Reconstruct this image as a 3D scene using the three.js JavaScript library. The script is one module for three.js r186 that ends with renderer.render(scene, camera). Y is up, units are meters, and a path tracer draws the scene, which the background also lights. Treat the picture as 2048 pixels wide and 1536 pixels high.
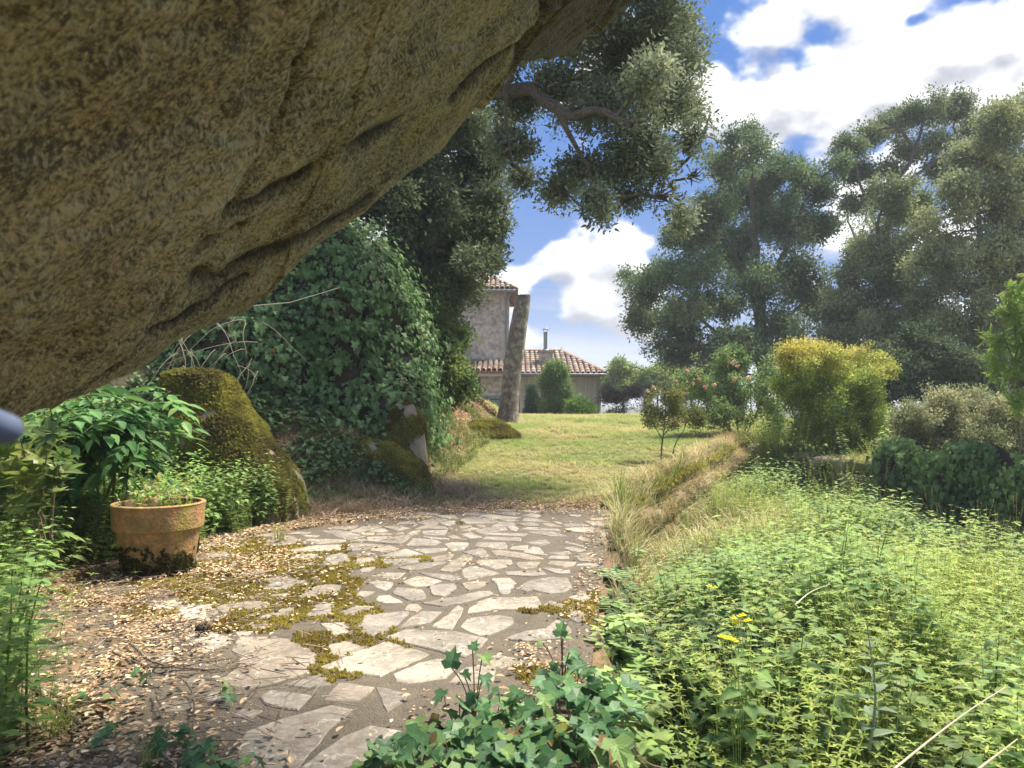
import * as THREE from 'three';
import { mergeGeometries, mergeVertices } from 'three/addons/utils/BufferGeometryUtils.js';
import { ImprovedNoise } from 'three/addons/math/ImprovedNoise.js';

// ---------------------------------------------------------------- camera, sky, sun, exposure
const EYE = 1.15, F = 1538, PITCH = Math.atan(42 / F), EXPOSURE = 4.3;
const SUN_DIR = new THREE.Vector3(0.42, 0.9, -0.2).normalize();
const scene = new THREE.Scene();
const camera = new THREE.PerspectiveCamera(53.07, 4 / 3, 0.02, 2000);
camera.position.set(0, EYE, 0);
camera.rotation.set(PITCH, 0, 0);
camera.focus = 9; camera.userData.fStop = 8;
const renderer = new THREE.WebGLRenderer();
renderer.toneMapping = THREE.LinearToneMapping;
renderer.toneMappingExposure = EXPOSURE;
scene.fog = new THREE.FogExp2(0xdfe8f2, 0.0014);
renderer.shadowMap.enabled = true;
const sun = new THREE.DirectionalLight(0xfff4e4, 2.9);
sun.position.copy(SUN_DIR).multiplyScalar(60); sun.target.position.set(0, 0, -10);
sun.position.add(sun.target.position);
sun.castShadow = true; sun.shadow.radius = 28;
Object.assign(sun.shadow.camera, { left: -30, right: 30, top: 30, bottom: -30, near: 1, far: 160 });
scene.add(sun, sun.target);

// ---------------------------------------------------------------- helpers
const V = (x, y, z) => new THREE.Vector3(x, y, z);
const clamp = (x, a = 0, b = 1) => Math.min(b, Math.max(a, x));
const lerp = (a, b, t) => a + (b - a) * t;
const sstep = (a, b, x) => { const t = clamp((x - a) / (b - a)); return t * t * (3 - 2 * t); };
function rng(seed) { let s = seed >>> 0; return () => { s = (s + 0x6d2b79f5) | 0; let t = Math.imul(s ^ (s >>> 15), 1 | s); t = (t + Math.imul(t ^ (t >>> 7), 61 | t)) ^ t; return ((t ^ (t >>> 14)) >>> 0) / 4294967296; }; }
const PN = new ImprovedNoise();
const n3 = (x, y, z) => PN.noise(x + 37.2, y + 11.7, z + 91.3);
function fbm(x, y, z, o = 4) { let s = 0, a = 1, t = 0; for (let i = 0; i < o; i++) { s += a * n3(x, y, z); t += a; a *= 0.5; x = x * 2.03 + 5.1; y = y * 2.03 + 1.7; z = z * 2.03 + 8.3; } return s / t; }
// a point of the photograph (pixels of the 2048 x 1536 picture) at a measured distance, or on level ground: used to survey where things stand
function ray(px, py) { const X = (px - 1024) / F, Y = (768 - py) / F, c = Math.cos(PITCH), s = Math.sin(PITCH); return V(X, Y * c + s, Y * s - c); }
function at(px, py, D) { const r = ray(px, py), t = D / -r.z; return V(r.x * t, EYE + r.y * t, -D); }
function onGround(px, py, h = 0) { const r = ray(px, py), t = (h - EYE) / r.y; return V(r.x * t, h, r.z * t); }

const used = new Map();
function numbered(name) { const k = used.get(name) ?? 0; used.set(name, k + 1); return k ? `${name}_${String(k).padStart(3, '0')}` : name; }
function tag(o, label, category, group, kind) { if (label) o.userData.label = label; if (category) o.userData.category = category; if (group) o.userData.group = group; if (kind) o.userData.kind = kind; return o; }
function thing(name, label, category, pos = [0, 0, 0], turn = 0, group) { const g = new THREE.Group(); g.name = numbered(name); g.position.set(...pos); g.rotation.y = turn; scene.add(g); return tag(g, label, category, group); }
function part(name, geo, mat, parent = scene, kind) { const m = new THREE.Mesh(geo, mat); m.name = parent === scene ? numbered(name) : name; m.castShadow = m.receiveShadow = true; parent.add(m); if (kind) m.userData.kind = kind; return m; }
function instances(name, geo, mat, mats, cols, parent = scene, kind = 'stuff') {
  const m = new THREE.InstancedMesh(geo, mat, mats.length);
  for (let i = 0; i < mats.length; i++) { m.setMatrixAt(i, mats[i]); if (cols) m.setColorAt(i, cols[i]); }
  m.name = parent === scene ? numbered(name) : name; m.castShadow = m.receiveShadow = true; m.userData.kind = kind; parent.add(m); return m;
}
const Q = new THREE.Quaternion(), E = new THREE.Euler();
function placed(p, rx, ry, rz, s) { E.set(rx, ry, rz, 'YXZ'); Q.setFromEuler(E); return new THREE.Matrix4().compose(p, Q, s.isVector3 ? s : V(s, s, s)); }
const UPV = V(0, 1, 0);
// y axis of the copy along dir, then spun about it
function along(p, dir, spin, s) { Q.setFromUnitVectors(UPV, dir.clone().normalize()); const q2 = new THREE.Quaternion().setFromAxisAngle(UPV, spin); return new THREE.Matrix4().compose(p, Q.clone().multiply(q2), V(s, s, s)); }
const rgb = (r, g, b) => new THREE.Color().setRGB(r, g, b);
const tint = (c, k) => rgb(c[0] * k, c[1] * k, c[2] * k);
const mixc = (a, b, t) => [lerp(a[0], b[0], t), lerp(a[1], b[1], t), lerp(a[2], b[2], t)];

// mesh collector: positions, colours, uv
class MB {
  constructor() { this.p = []; this.c = []; this.u = []; this.i = []; }
  v(p, c = [1, 1, 1], uv) { this.p.push(p.x, p.y, p.z); this.c.push(...c); this.u.push(...(uv ?? [p.x, p.z])); return this.p.length / 3 - 1; }
  tri(a, b, c) { this.i.push(a, b, c); }
  quad(a, b, c, d) { this.i.push(a, b, c, a, c, d); }
  // a tapered round bar along a list of points
  tube(pts, rad, sides = 6, col = [1, 1, 1], cap = true) {
    const n = pts.length, rings = []; let nrm = null, len = 0;
    for (let k = 0; k < n; k++) {
      const t = pts[Math.min(n - 1, k + 1)].clone().sub(pts[Math.max(0, k - 1)]).normalize();
      if (!nrm) nrm = Math.abs(t.y) < 0.9 ? V(0, 1, 0) : V(1, 0, 0);
      nrm = nrm.clone().addScaledVector(t, -nrm.dot(t)).normalize();
      const b = t.clone().cross(nrm), ring = [], r = typeof rad === 'function' ? rad(k / (n - 1)) : rad[k] ?? rad;
      if (k) len += pts[k].distanceTo(pts[k - 1]);
      for (let s = 0; s <= sides; s++) { const a = (s % sides) / sides * Math.PI * 2; ring.push(this.v(pts[k].clone().addScaledVector(nrm, Math.cos(a) * r).addScaledVector(b, Math.sin(a) * r), col, [s / sides * Math.max(0.15, r * 6.28), len])); }
      rings.push(ring);
    }
    for (let k = 0; k + 1 < n; k++) for (let s = 0; s < sides; s++) this.quad(rings[k][s], rings[k][s + 1], rings[k + 1][s + 1], rings[k + 1][s]);
    if (cap) for (const [k, o] of [[0, 0], [n - 1, 1]]) { const c = this.v(pts[k], col); for (let s = 0; s < sides; s++) o ? this.tri(rings[k][s], rings[k][s + 1], c) : this.tri(rings[k][s + 1], rings[k][s], c); }
    return this;
  }
  strip(pts, w, side, col) { // thin blade: a ribbon that narrows to its tip
    let prev = null; const n = pts.length;
    for (let k = 0; k < n; k++) {
      const f = k / (n - 1), ww = w * (1 - f * f * 0.95) * 0.5, c = typeof col === 'function' ? col(f) : col;
      if (k === n - 1) { const t = this.v(pts[k], c); this.tri(prev[0], prev[1], t); break; }
      const cur = [this.v(pts[k].clone().addScaledVector(side, -ww), c), this.v(pts[k].clone().addScaledVector(side, ww), c)];
      if (prev) this.quad(prev[0], prev[1], cur[1], cur[0]);
      prev = cur;
    }
  }
  // leaf: outline in (x across, y along), folded at the midrib, drooping along its length
  leaf(base, dir, up, len, half, fold = 0.25, droop = 0.2, col = [1, 1, 1]) {
    const d = dir.clone().normalize(), s = d.clone().cross(up).normalize(), n = s.clone().cross(d).normalize();
    const P = (x, y) => base.clone().addScaledVector(d, y * len).addScaledVector(s, x * len).addScaledVector(n, Math.abs(x) * len * fold - y * y * len * droop);
    const m = half.length, mid = [], L = [], R = [];
    const c2 = [col[0] * 1.12, col[1] * 1.12, col[2] * 1.12];
    for (let k = 0; k < m; k++) { const [x, y] = half[k]; mid.push(this.v(P(0, y), c2, [0.5, y])); L.push(x ? this.v(P(-x, y), col, [0.5 - x, y]) : mid[k]); R.push(x ? this.v(P(x, y), col, [0.5 + x, y]) : mid[k]); }
    for (let k = 0; k + 1 < m; k++) { for (const S of [L, R]) { const q = [mid[k], S[k], S[k + 1], mid[k + 1]]; const o = S === R; const T = (a, b, c) => { if (a !== b && b !== c && a !== c) o ? this.tri(a, c, b) : this.tri(a, b, c); }; T(q[0], q[2], q[1]); T(q[0], q[3], q[2]); } }
  }
  poly(points, n) { const a = points.map((p) => this.v(p)); for (let k = 1; k + 1 < a.length; k++) this.tri(a[0], a[k], a[k + 1]); return this; }
  box(c, s, rot = 0, col = [1, 1, 1]) { const g = new THREE.BoxGeometry(s.x, s.y, s.z).rotateY(rot).translate(c.x, c.y, c.z); return this.add(g, col); }
  add(g, col = [1, 1, 1]) { const o = this.p.length / 3, a = g.attributes.position, uv = g.attributes.uv; for (let k = 0; k < a.count; k++) { this.p.push(a.getX(k), a.getY(k), a.getZ(k)); this.c.push(...col); this.u.push(uv ? uv.getX(k) : a.getX(k), uv ? uv.getY(k) : a.getZ(k)); } if (g.index) for (const k of g.index.array) this.i.push(k + o); else for (let k = 0; k < a.count; k++) this.i.push(k + o); return this; }
  build(smooth = false) {
    const g = new THREE.BufferGeometry();
    g.setAttribute('position', new THREE.Float32BufferAttribute(this.p, 3)); g.setAttribute('color', new THREE.Float32BufferAttribute(this.c, 3)); g.setAttribute('uv', new THREE.Float32BufferAttribute(this.u, 2)); g.setIndex(this.i);
    if (smooth) g.computeVertexNormals();
    return g;
  }
}
const DIAMOND = [[0, 0], [0.24, 0.42], [0, 1]], OVATE = [[0, 0], [0.2, 0.14], [0.28, 0.36], [0.17, 0.7], [0, 1]], NETTLE = [[0, 0], [0.3, 0.1], [0.33, 0.3], [0.17, 0.65], [0, 1]], LANCE = [[0, 0], [0.1, 0.25], [0.1, 0.6], [0, 1]];
const randDir = (r, up = 0) => { const z = r() * 2 - 1, a = r() * Math.PI * 2, q = Math.sqrt(1 - z * z); const d = V(q * Math.cos(a), z, q * Math.sin(a)); d.y += up; return d.normalize(); };

// tiling noise for textures
function hash(x, y, s) { let h = Math.imul(x, 374761393) + Math.imul(y, 668265263) + Math.imul(s, 1442695041); h = Math.imul(h ^ (h >>> 13), 1274126177); return ((h ^ (h >>> 16)) >>> 0) / 4294967296; }
function tn(u, v, p, s) { const x = u * p, y = v * p, i = Math.floor(x), j = Math.floor(y), a = x - i, b = y - j, fx = a * a * (3 - 2 * a), fy = b * b * (3 - 2 * b), m = (k) => ((k % p) + p) % p; return lerp(lerp(hash(m(i), m(j), s), hash(m(i + 1), m(j), s), fx), lerp(hash(m(i), m(j + 1), s), hash(m(i + 1), m(j + 1), s), fx), fy); }
function tfbm(u, v, p, s, o = 4) { let r = 0, a = 1, t = 0; for (let k = 0; k < o; k++) { r += a * tn(u, v, p, s + k * 17); t += a; a *= 0.55; p *= 2; } return r / t; }
function texture(size, fn, metres, color = true) {
  const d = new Uint8Array(size * size * 4), enc = (x) => Math.round(255 * clamp(color ? (x <= 0.0031308 ? x * 12.92 : 1.055 * Math.pow(x, 1 / 2.4) - 0.055) : x));
  for (let j = 0; j < size; j++) for (let i = 0; i < size; i++) { const c = fn(i / size, j / size), o = (j * size + i) * 4; if (typeof c === 'number') d[o] = d[o + 1] = d[o + 2] = enc(c); else { d[o] = enc(c[0]); d[o + 1] = enc(c[1]); d[o + 2] = enc(c[2]); } d[o + 3] = 255; }
  const t = new THREE.DataTexture(d, size, size); t.wrapS = t.wrapT = THREE.RepeatWrapping; t.magFilter = THREE.LinearFilter; t.minFilter = THREE.LinearMipmapLinearFilter; t.generateMipmaps = true;
  if (color) t.colorSpace = THREE.SRGBColorSpace; t.repeat.set(1 / metres, 1 / metres); t.needsUpdate = true; return t;
}
// surfaces
const std = (o) => new THREE.MeshStandardMaterial({ roughness: 0.9, ...o });
const leafy = (o = {}) => new THREE.MeshPhysicalMaterial({ vertexColors: true, roughness: 0.97, transmission: 0.5, thickness: 0, specularIntensity: 0.3, side: THREE.DoubleSide, ...o });
const M = {};
M.rockMap = texture(1024, (u, v) => { const a = tfbm(u, v, 9, 1, 4), g = tfbm(u, v, 130, 5, 2), s = tn(u, v, 400, 9), k = clamp(0.5 + (a - 0.5) * 0.8 + (g - 0.5) * 1.5 + (s - 0.5) * 0.7); const c = mixc([0.045, 0.041, 0.023], [0.3, 0.275, 0.17], k); return s > 0.93 ? [0.4, 0.37, 0.25] : c; }, 0.9);
M.rockBump = texture(1024, (u, v) => 0.5 * tfbm(u, v, 130, 5, 2) + 0.25 * tfbm(u, v, 7, 1, 4) + 0.25 * tn(u, v, 240, 3), 0.9, false);
M.boulder = std({ map: M.rockMap, bumpMap: M.rockBump, bumpScale: 0.006, vertexColors: true, roughness: 0.95 });
M.stoneMap = texture(1024, (u, v) => { const a = tfbm(u, v, 4, 21, 5), g = tfbm(u, v, 40, 25, 3), vein = Math.abs(tfbm(u, v, 7, 31, 4) - 0.5), sp = tn(u, v, 160, 4); let c = mixc([0.145, 0.127, 0.098], [0.305, 0.275, 0.22], clamp(0.5 + (a - 0.5) * 1.6 + (g - 0.5) * 0.9)); if (vein < 0.014) c = mixc(c, [0.38, 0.35, 0.29], 0.7); if (sp > 0.9 && a < 0.5) c = mixc(c, [0.1, 0.095, 0.085], 0.65); if (tfbm(u, v, 18, 41, 3) > 0.66) c = mixc(c, [0.16, 0.15, 0.13], 0.5); return c; }, 0.8);
M.stoneBump = texture(512, (u, v) => 0.6 * tfbm(u, v, 10, 25, 4) + 0.4 * tn(u, v, 100, 6), 0.8, false);
M.stones = [[1, 1, 1], [0.85, 0.84, 0.84], [1.12, 1.1, 1.06], [0.97, 0.92, 0.86]].map((c) => std({ map: M.stoneMap, bumpMap: M.stoneBump, bumpScale: 0.004, color: rgb(...c), roughness: 0.85 }));
M.paleStones = [std({ map: M.stoneMap, bumpMap: M.stoneBump, bumpScale: 0.004, color: rgb(1.55, 1.55, 1.5), roughness: 0.8 })];
M.mortar = std({ map: texture(512, (u, v) => mixc([0.055, 0.045, 0.03], [0.15, 0.125, 0.085], clamp(tfbm(u, v, 60, 3, 2) * 0.7 + tfbm(u, v, 5, 7, 3) * 0.6 - 0.15)), 0.4), bumpMap: texture(512, (u, v) => tfbm(u, v, 70, 3, 2), 0.4, false), bumpScale: 0.006 });
M.soilMap = texture(1024, (u, v) => { const k = tfbm(u, v, 30, 3, 4); return mixc([0.45, 0.45, 0.45], [1.1, 1.1, 1.1], k).map((x) => x * 0.8); }, 1.1);
M.ground = std({ map: M.soilMap, bumpMap: texture(512, (u, v) => tfbm(u, v, 24, 8, 4), 1.1, false), bumpScale: 0.03, vertexColors: true, roughness: 1 });
M.greyRock = std({ map: texture(512, (u, v) => { const k = tfbm(u, v, 40, 8, 3) * 0.7 + tfbm(u, v, 5, 2, 3) * 0.5; return mixc([0.55, 0.55, 0.55], [1.05, 1.05, 1.05], clamp(k * 1.4 - 0.4)); }, 0.6), bumpMap: M.rockBump, bumpScale: 0.015, vertexColors: true });
M.bark = std({ map: texture(512, (u, v) => mixc([0.4, 0.38, 0.35], [1.1, 1.08, 1.02], clamp(tfbm(u, v * 0.5, 16, 4, 4) * 1.5 - 0.3)), 0.5), bumpMap: texture(512, (u, v) => Math.abs(tfbm(u * 1, v, 12, 14, 4) - 0.5) * 2, 0.4, false), bumpScale: 0.03, vertexColors: true });
M.oak = leafy({ transmission: 0.35, clearcoat: 0.12, clearcoatRoughness: 0.4 });
M.leaf = leafy();
M.gloss = leafy({ transmission: 0.3, clearcoat: 0.18, clearcoatRoughness: 0.4 });
M.dry = leafy({ transmission: 0.2 });
M.litter = std({ vertexColors: true, side: THREE.DoubleSide, roughness: 1 });
M.wood = std({ vertexColors: true });
// ---------------------------------------------------------------- sky: blue air and broken cloud
{
  const W = 4096, H = 2048, data = new Float32Array(W * H * 4);
  const spots = [[1440, 165, 75, 85, 1.05], [1565, 50, 55, 70, .75], [1470, 250, 85, 60, 1.1], [1610, 195, 100, 50, .42], [1760, 140, 130, 75, .5], [1900, 90, 170, 90, .8], [1990, 190, 120, 60, .7], [1770, 10, 90, 30, .8], [1700, 230, 60, 40, .2],
    [1415, 40, 38, 40, -.9], [1650, 75, 34, 28, -.75], [1562, 130, 30, 22, -.55], [1824, 40, 30, 14, -.9], [1640, 262, 80, 34, -.7], [1490, 20, 30, 30, -.4], [1760, 300, 120, 36, -.6], [1590, 330, 80, 50, -.5],
    [1200, 485, 88, 46, 1.8], [1120, 530, 42, 30, 1.2], [1270, 505, 45, 48, 1.1], [1180, 565, 80, 32, .9], [1195, 615, 60, 28, .9], [1150, 600, 50, 40, .6], [1240, 600, 60, 50, .8], [1125, 485, 40, 36, .8], [1260, 650, 60, 50, .6], [1035, 562, 32, 30, 1.5], [1010, 600, 40, 40, .5],
    [1045, 470, 40, 46, -.9], [1090, 600, 24, 34, -.6], [1360, 480, 30, 60, -.8], [1320, 380, 90, 40, -.7], [1050, 390, 70, 60, -.8], [1150, 385, 60, 30, -.7], [1420, 560, 60, 80, -.4], [1090, 640, 50, 26, -.4], [1700, 420, 60, 60, .3], [1690, 480, 40, 50, .3]]
    .map(([x, y, sx, sy, a]) => { const d = ray(x, y).normalize(); return { az: Math.atan2(d.x, -d.z), el: Math.asin(d.y), sx: sx / F, sy: sy / F, a }; });
  const dens = (x, y, z, az, el) => {
    let b = -0.06; for (const s of spots) { const p = (az - s.az) * Math.cos(s.el) / s.sx, q = (el - s.el) / s.sy, r = p * p + q * q; if (r < 9) b += s.a * Math.exp(-r / 1.3); }
    const w = n3(x * 3, y * 4, z * 3) * 0.25;
    return b * 0.62 + fbm(x * 6 + w, y * 9 + w, z * 6, 7) * 1.7 + 0.95 * fbm(x * 17, y * 26, z * 17, 6);
  };
  for (let j = 0; j < H; j++) {
    const el = ((j + 0.5) / H - 0.5) * Math.PI, y = Math.sin(el);
    for (let i = 0; i < W; i++) {
      const o = (j * W + i) * 4; data[o + 3] = 1;
      if (y < -0.02) { data[o] = 0.09; data[o + 1] = 0.095; data[o + 2] = 0.07; continue; }
      const th = ((i + 0.5) / W - 0.5) * 2 * Math.PI, x = Math.cos(th) * Math.cos(el), z = Math.sin(th) * Math.cos(el), az = Math.atan2(x, -z);
      const hor = Math.exp(-Math.max(0, y) * 5.5), near = Math.pow(Math.max(0, x * SUN_DIR.x + y * SUN_DIR.y + z * SUN_DIR.z), 8) * 0.12;
      let c = mixc([0.095, 0.27, 0.76], [0.58, 0.74, 0.98], hor); c = mixc(c, [0.8, 0.88, 1], near);
      const d = dens(x, y, z, az, el);
      let a = sstep(-0.06, 0.42, d);
      if (a > 0.003) {
        const up = dens(x + 0.012, y + 0.03, z - 0.012, az + 0.008, el + 0.032), light = clamp(0.95 - up * 0.75 + d * 0.35 + 0.5 * n3(x * 30, y * 40, z * 30) * 0.3, 0, 1);
        const cc = mixc([0.56, 0.59, 0.67], [1.5, 1.5, 1.5], sstep(0.22, 1.0, light));
        c = mixc(c, cc, a);
      }
      const low = sstep(0.135, 0.03, y) * (0.72 + 0.5 * fbm(x * 3, y * 40, z * 3, 4)); c = mixc(c, [1.05, 1.08, 1.14], clamp(low));
      const streak = sstep(0.05, 0.45, fbm(x * 2.5 + 3, y * 30 + x * 4, z * 2.5, 4)) * sstep(0.3, 0.1, y) * 0.55; c = mixc(c, [0.9, 0.93, 0.98], streak);
      for (let k = 0; k < 3; k++) data[o + k] = c[k] / EXPOSURE;
    }
  }
  const t = new THREE.DataTexture(data, W, H, THREE.RGBAFormat, THREE.FloatType); t.mapping = THREE.EquirectangularReflectionMapping; t.magFilter = THREE.LinearFilter; t.needsUpdate = true;
  scene.background = t; scene.environment = t;
}

// ---------------------------------------------------------------- the lie of the land
const edgeX = (z) => { const d = -z; return d < 8.7 ? 0.378 + (d - 3.61) * 0.147 : 1.13 + (d - 8.7) * 0.5; };
const WALL = [[4.68, -15.8], [5.3, -13.2], [6.6, -11.4], [7.1, -9.6], [8, -6], [9, 3]]; // where the garden wall stands beyond the sunken terrace
function wallSide(x, z) { // metres in front of the far garden wall (towards the sunken terrace)
  let best = 1e9, sgn = 1;
  for (let k = 0; k + 1 < WALL.length; k++) { const [ax, az] = WALL[k], [bx, bz] = WALL[k + 1], dx = bx - ax, dz = bz - az, t = clamp(((x - ax) * dx + (z - az) * dz) / (dx * dx + dz * dz)), ex = x - ax - dx * t, ez = z - az - dz * t, d = Math.hypot(ex, ez); if (d < best) { best = d; sgn = dx * (z - az) - dz * (x - ax) > 0 ? 1 : -1; } }
  return best * sgn;
}
const sunken = (x, z) => Math.min(x - edgeX(z), wallSide(x, z));
function upper(x, z) {
  const d = -z; let y = 0.0597 * Math.max(0, d - 8.6);
  if (d > 8 && d < 9.6) y = lerp(0, y, sstep(8, 9.6, d));
  if (d > 21) { const e = d - 21; y = 0.74 + 0.06 * sstep(0, 2, e) - 0.035 * Math.max(0, e - 2); y = Math.max(y, -0.4); }
  const xb = d < 9.5 ? -0.95 : lerp(-0.95, 0, clamp((d - 9.5) / 10.5)), bank = Math.max(0, xb - x);
  let rise = bank * 0.72 * sstep(0, 0.8, bank) * sstep(8.6, 10.5, d) * (1 - sstep(24, 32, d)); rise = 2.6 * (1 - Math.exp(-rise / 2.6));
  const left = Math.max(0, -3.1 - x) * 0.45 * sstep(3, 5, d); y += Math.max(rise, Math.min(left, 1.5) * (1 - sstep(30, 40, d)));
  return y + n3(x * 0.7, 0, z * 0.7) * 0.03 * sstep(8.6, 11, d);
}
const lowerG = (x, z) => -0.68 - 0.1 * Math.max(0, x - 3.6) * sstep(-14.5, -11, z) + n3(x * 0.6, 2, z * 0.6) * 0.24 + 0.18 * sstep(9, 15, -z);
function height(x, z) { const s = sunken(x, z); return lerp(upper(x, z), lowerG(x, z), sstep(0.02, 0.4, s)); }
const PAVE = [[0.12, -1.9], [1.12, -8.62], [0.9, -8.72], [-0.2, -8.6], [-0.9, -8.45], [-1.65, -7.55], [-2.36, -6.75], [-2.72, -6.1], [-3.0, -5.2], [-2.7, -3.9], [-1.9, -2.4], [-1.2, -1.5]];
function inPoly(P, x, z) { let c = false; for (let i = 0, j = P.length - 1; i < P.length; j = i++) if ((P[i][1] > z) !== (P[j][1] > z) && x < (P[j][0] - P[i][0]) * (z - P[i][1]) / (P[j][1] - P[i][1]) + P[i][0]) c = !c; return c; }
{
  const axis = (a, b, step, far) => { const r = []; for (let x = a; x <= b + 1e-6; x += step) r.push(x); let s = step, x = b; while (x < far) { s *= 1.25; x += s; r.push(x); } s = step; x = a; while (x > -far) { s *= 1.25; x -= s; r.unshift(x); } return r; };
  const xs = axis(-6, 9.5, 0.14, 900), zs = axis(-23, 1, 0.14, 900), mb = new MB();
  for (const z of zs) for (const x of xs) {
    const d = -z, s = sunken(x, z), nn = n3(x * 0.8, 5, z * 0.8), n2 = n3(x * 3, 7, z * 3);
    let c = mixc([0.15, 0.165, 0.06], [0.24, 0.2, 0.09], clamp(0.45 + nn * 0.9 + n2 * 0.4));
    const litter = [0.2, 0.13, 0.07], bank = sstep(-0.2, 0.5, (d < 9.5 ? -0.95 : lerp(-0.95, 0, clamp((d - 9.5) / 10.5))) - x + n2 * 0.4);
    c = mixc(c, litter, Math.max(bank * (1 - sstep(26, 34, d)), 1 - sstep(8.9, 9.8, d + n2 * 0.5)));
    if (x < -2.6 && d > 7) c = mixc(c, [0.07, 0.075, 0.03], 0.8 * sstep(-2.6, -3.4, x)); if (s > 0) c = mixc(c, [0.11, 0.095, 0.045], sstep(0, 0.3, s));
    let y = height(x, z); if (s < 0.1 && inPoly(PAVE, x, z)) y = -0.05;
    if (Math.abs(x) > 60 || d > 90) { c = [0.1, 0.12, 0.06]; y = Math.min(y, 0) - 0.5; }
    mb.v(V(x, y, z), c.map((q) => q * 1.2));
  }
  const w = xs.length; for (let j = 0; j + 1 < zs.length; j++) for (let i = 0; i + 1 < w; i++) { const a = j * w + i; mb.quad(a, a + w, a + w + 1, a + 1); }
  tag(part('ground', mb.build(true), M.ground), null, null, null, 'structure');
}

// ---------------------------------------------------------------- paved terrace: every stone laid by itself in a mortar bed
const terrace = thing('paved_terrace'); tag(terrace, 'crazy paving terrace of pale irregular stones with sandy mortar joints', null, null, 'structure');
{
  const sh = new THREE.Shape(PAVE.map(([x, z]) => new THREE.Vector2(x, -z)));
  const g = new THREE.ExtrudeGeometry(sh, { depth: 0.8, bevelEnabled: false, steps: 1 }).rotateX(-Math.PI / 2).translate(0, -0.81, 0);
  part('mortar_bed', g, M.mortar, terrace);
}
const STONES = [];
function stones(x0, y0, k, list) { for (const p of list) { const q = []; for (let i = 0; i < p.length; i += 2) { const w = onGround(x0 + p[i] * k, y0 + p[i + 1] * k); q.push(new THREE.Vector2(w.x, -w.z)); } STONES.push(q); } }
stones(600, 1000, 0.16602, [[340, 340, 420, 310, 700, 300, 620, 350], [590, 370, 760, 310, 960, 295, 980, 310, 700, 380], [820, 365, 1000, 325, 1060, 365, 930, 378], [1000, 310, 1180, 305, 1320, 335, 1160, 362], [1160, 280, 1340, 240, 1420, 290], [1410, 268, 1640, 205, 1820, 240, 1500, 290], [1150, 185, 1280, 165, 1450, 180, 1420, 205, 1280, 205], [1400, 160, 1470, 140, 1700, 155, 1600, 175], [1480, 188, 1620, 184, 1600, 205, 1500, 205], [1640, 180, 1860, 175, 1900, 215, 1760, 215], [1360, 345, 1540, 285, 1680, 270, 1500, 330], [1520, 335, 1600, 300, 1760, 315, 1770, 340], [1690, 270, 1860, 245, 1890, 265, 1780, 310], [730, 388, 900, 382, 870, 415, 760, 410], [910, 415, 990, 382, 1110, 400, 1060, 412], [1150, 400, 1250, 375, 1240, 405], [1280, 400, 1370, 365, 1460, 355, 1400, 405], [1475, 365, 1780, 350, 1730, 415, 1490, 405], [250, 360, 460, 350, 800, 430, 560, 470, 420, 415], [600, 490, 810, 455, 790, 480, 600, 500], [815, 440, 1100, 430, 900, 490, 810, 485], [890, 500, 1120, 440, 1390, 410, 1190, 520], [1270, 540, 1370, 455, 1640, 475, 1690, 505, 1600, 540], [1480, 425, 1800, 455, 1780, 475, 1500, 440]]);
stones(600, 1000, 0.16602, [[555, 585, 610, 510, 1010, 540, 780, 590, 600, 605], [840, 595, 1080, 535, 1170, 575, 1030, 615], [940, 665, 1290, 575, 1520, 665], [285, 760, 310, 670, 500, 625, 600, 690, 605, 735, 400, 780], [670, 640, 840, 610, 900, 640, 700, 665], [640, 735, 700, 690, 900, 685, 890, 740, 680, 765], [975, 745, 1000, 705, 1520, 690, 1380, 745, 1100, 770], [1360, 580, 1780, 570, 1740, 600, 1500, 635], [1570, 680, 1870, 635, 1790, 700, 1600, 725], [1780, 430, 1860, 415, 2030, 480, 1830, 455], [1740, 520, 1830, 500, 2030, 505, 1960, 590, 1820, 600], [20, 410, 240, 420, 180, 440, 60, 430]]);
stones(920, 1000, 0.15625, [[90, 125, 180, 105, 290, 120, 200, 135], [60, 150, 180, 140, 320, 165, 200, 185, 70, 180], [440, 130, 520, 110, 720, 115, 680, 136], [770, 130, 900, 110, 1170, 145, 880, 148], [480, 168, 640, 142, 780, 160, 680, 190], [270, 190, 360, 168, 760, 215, 700, 230, 400, 230], [790, 190, 920, 158, 1030, 190, 960, 220], [20, 235, 150, 210, 440, 230, 480, 262, 400, 290, 40, 295], [500, 245, 640, 238, 760, 250, 600, 262], [800, 260, 830, 215, 980, 235, 1120, 275], [380, 335, 500, 270, 670, 270, 700, 315], [740, 300, 930, 280, 1020, 325, 840, 320], [1060, 295, 1140, 280, 1320, 335, 1130, 325], [0, 325, 140, 310, 150, 330, 0, 355], [200, 305, 300, 305, 330, 345, 250, 340], [0, 385, 170, 338, 260, 365], [200, 385, 330, 350, 590, 340, 600, 370, 250, 415], [610, 335, 690, 322, 740, 350, 700, 400], [780, 365, 880, 335, 1260, 365, 1290, 388], [270, 430, 400, 412, 870, 420, 790, 455], [860, 397, 1050, 392, 1220, 405, 1370, 455, 1150, 450]]);
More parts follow.
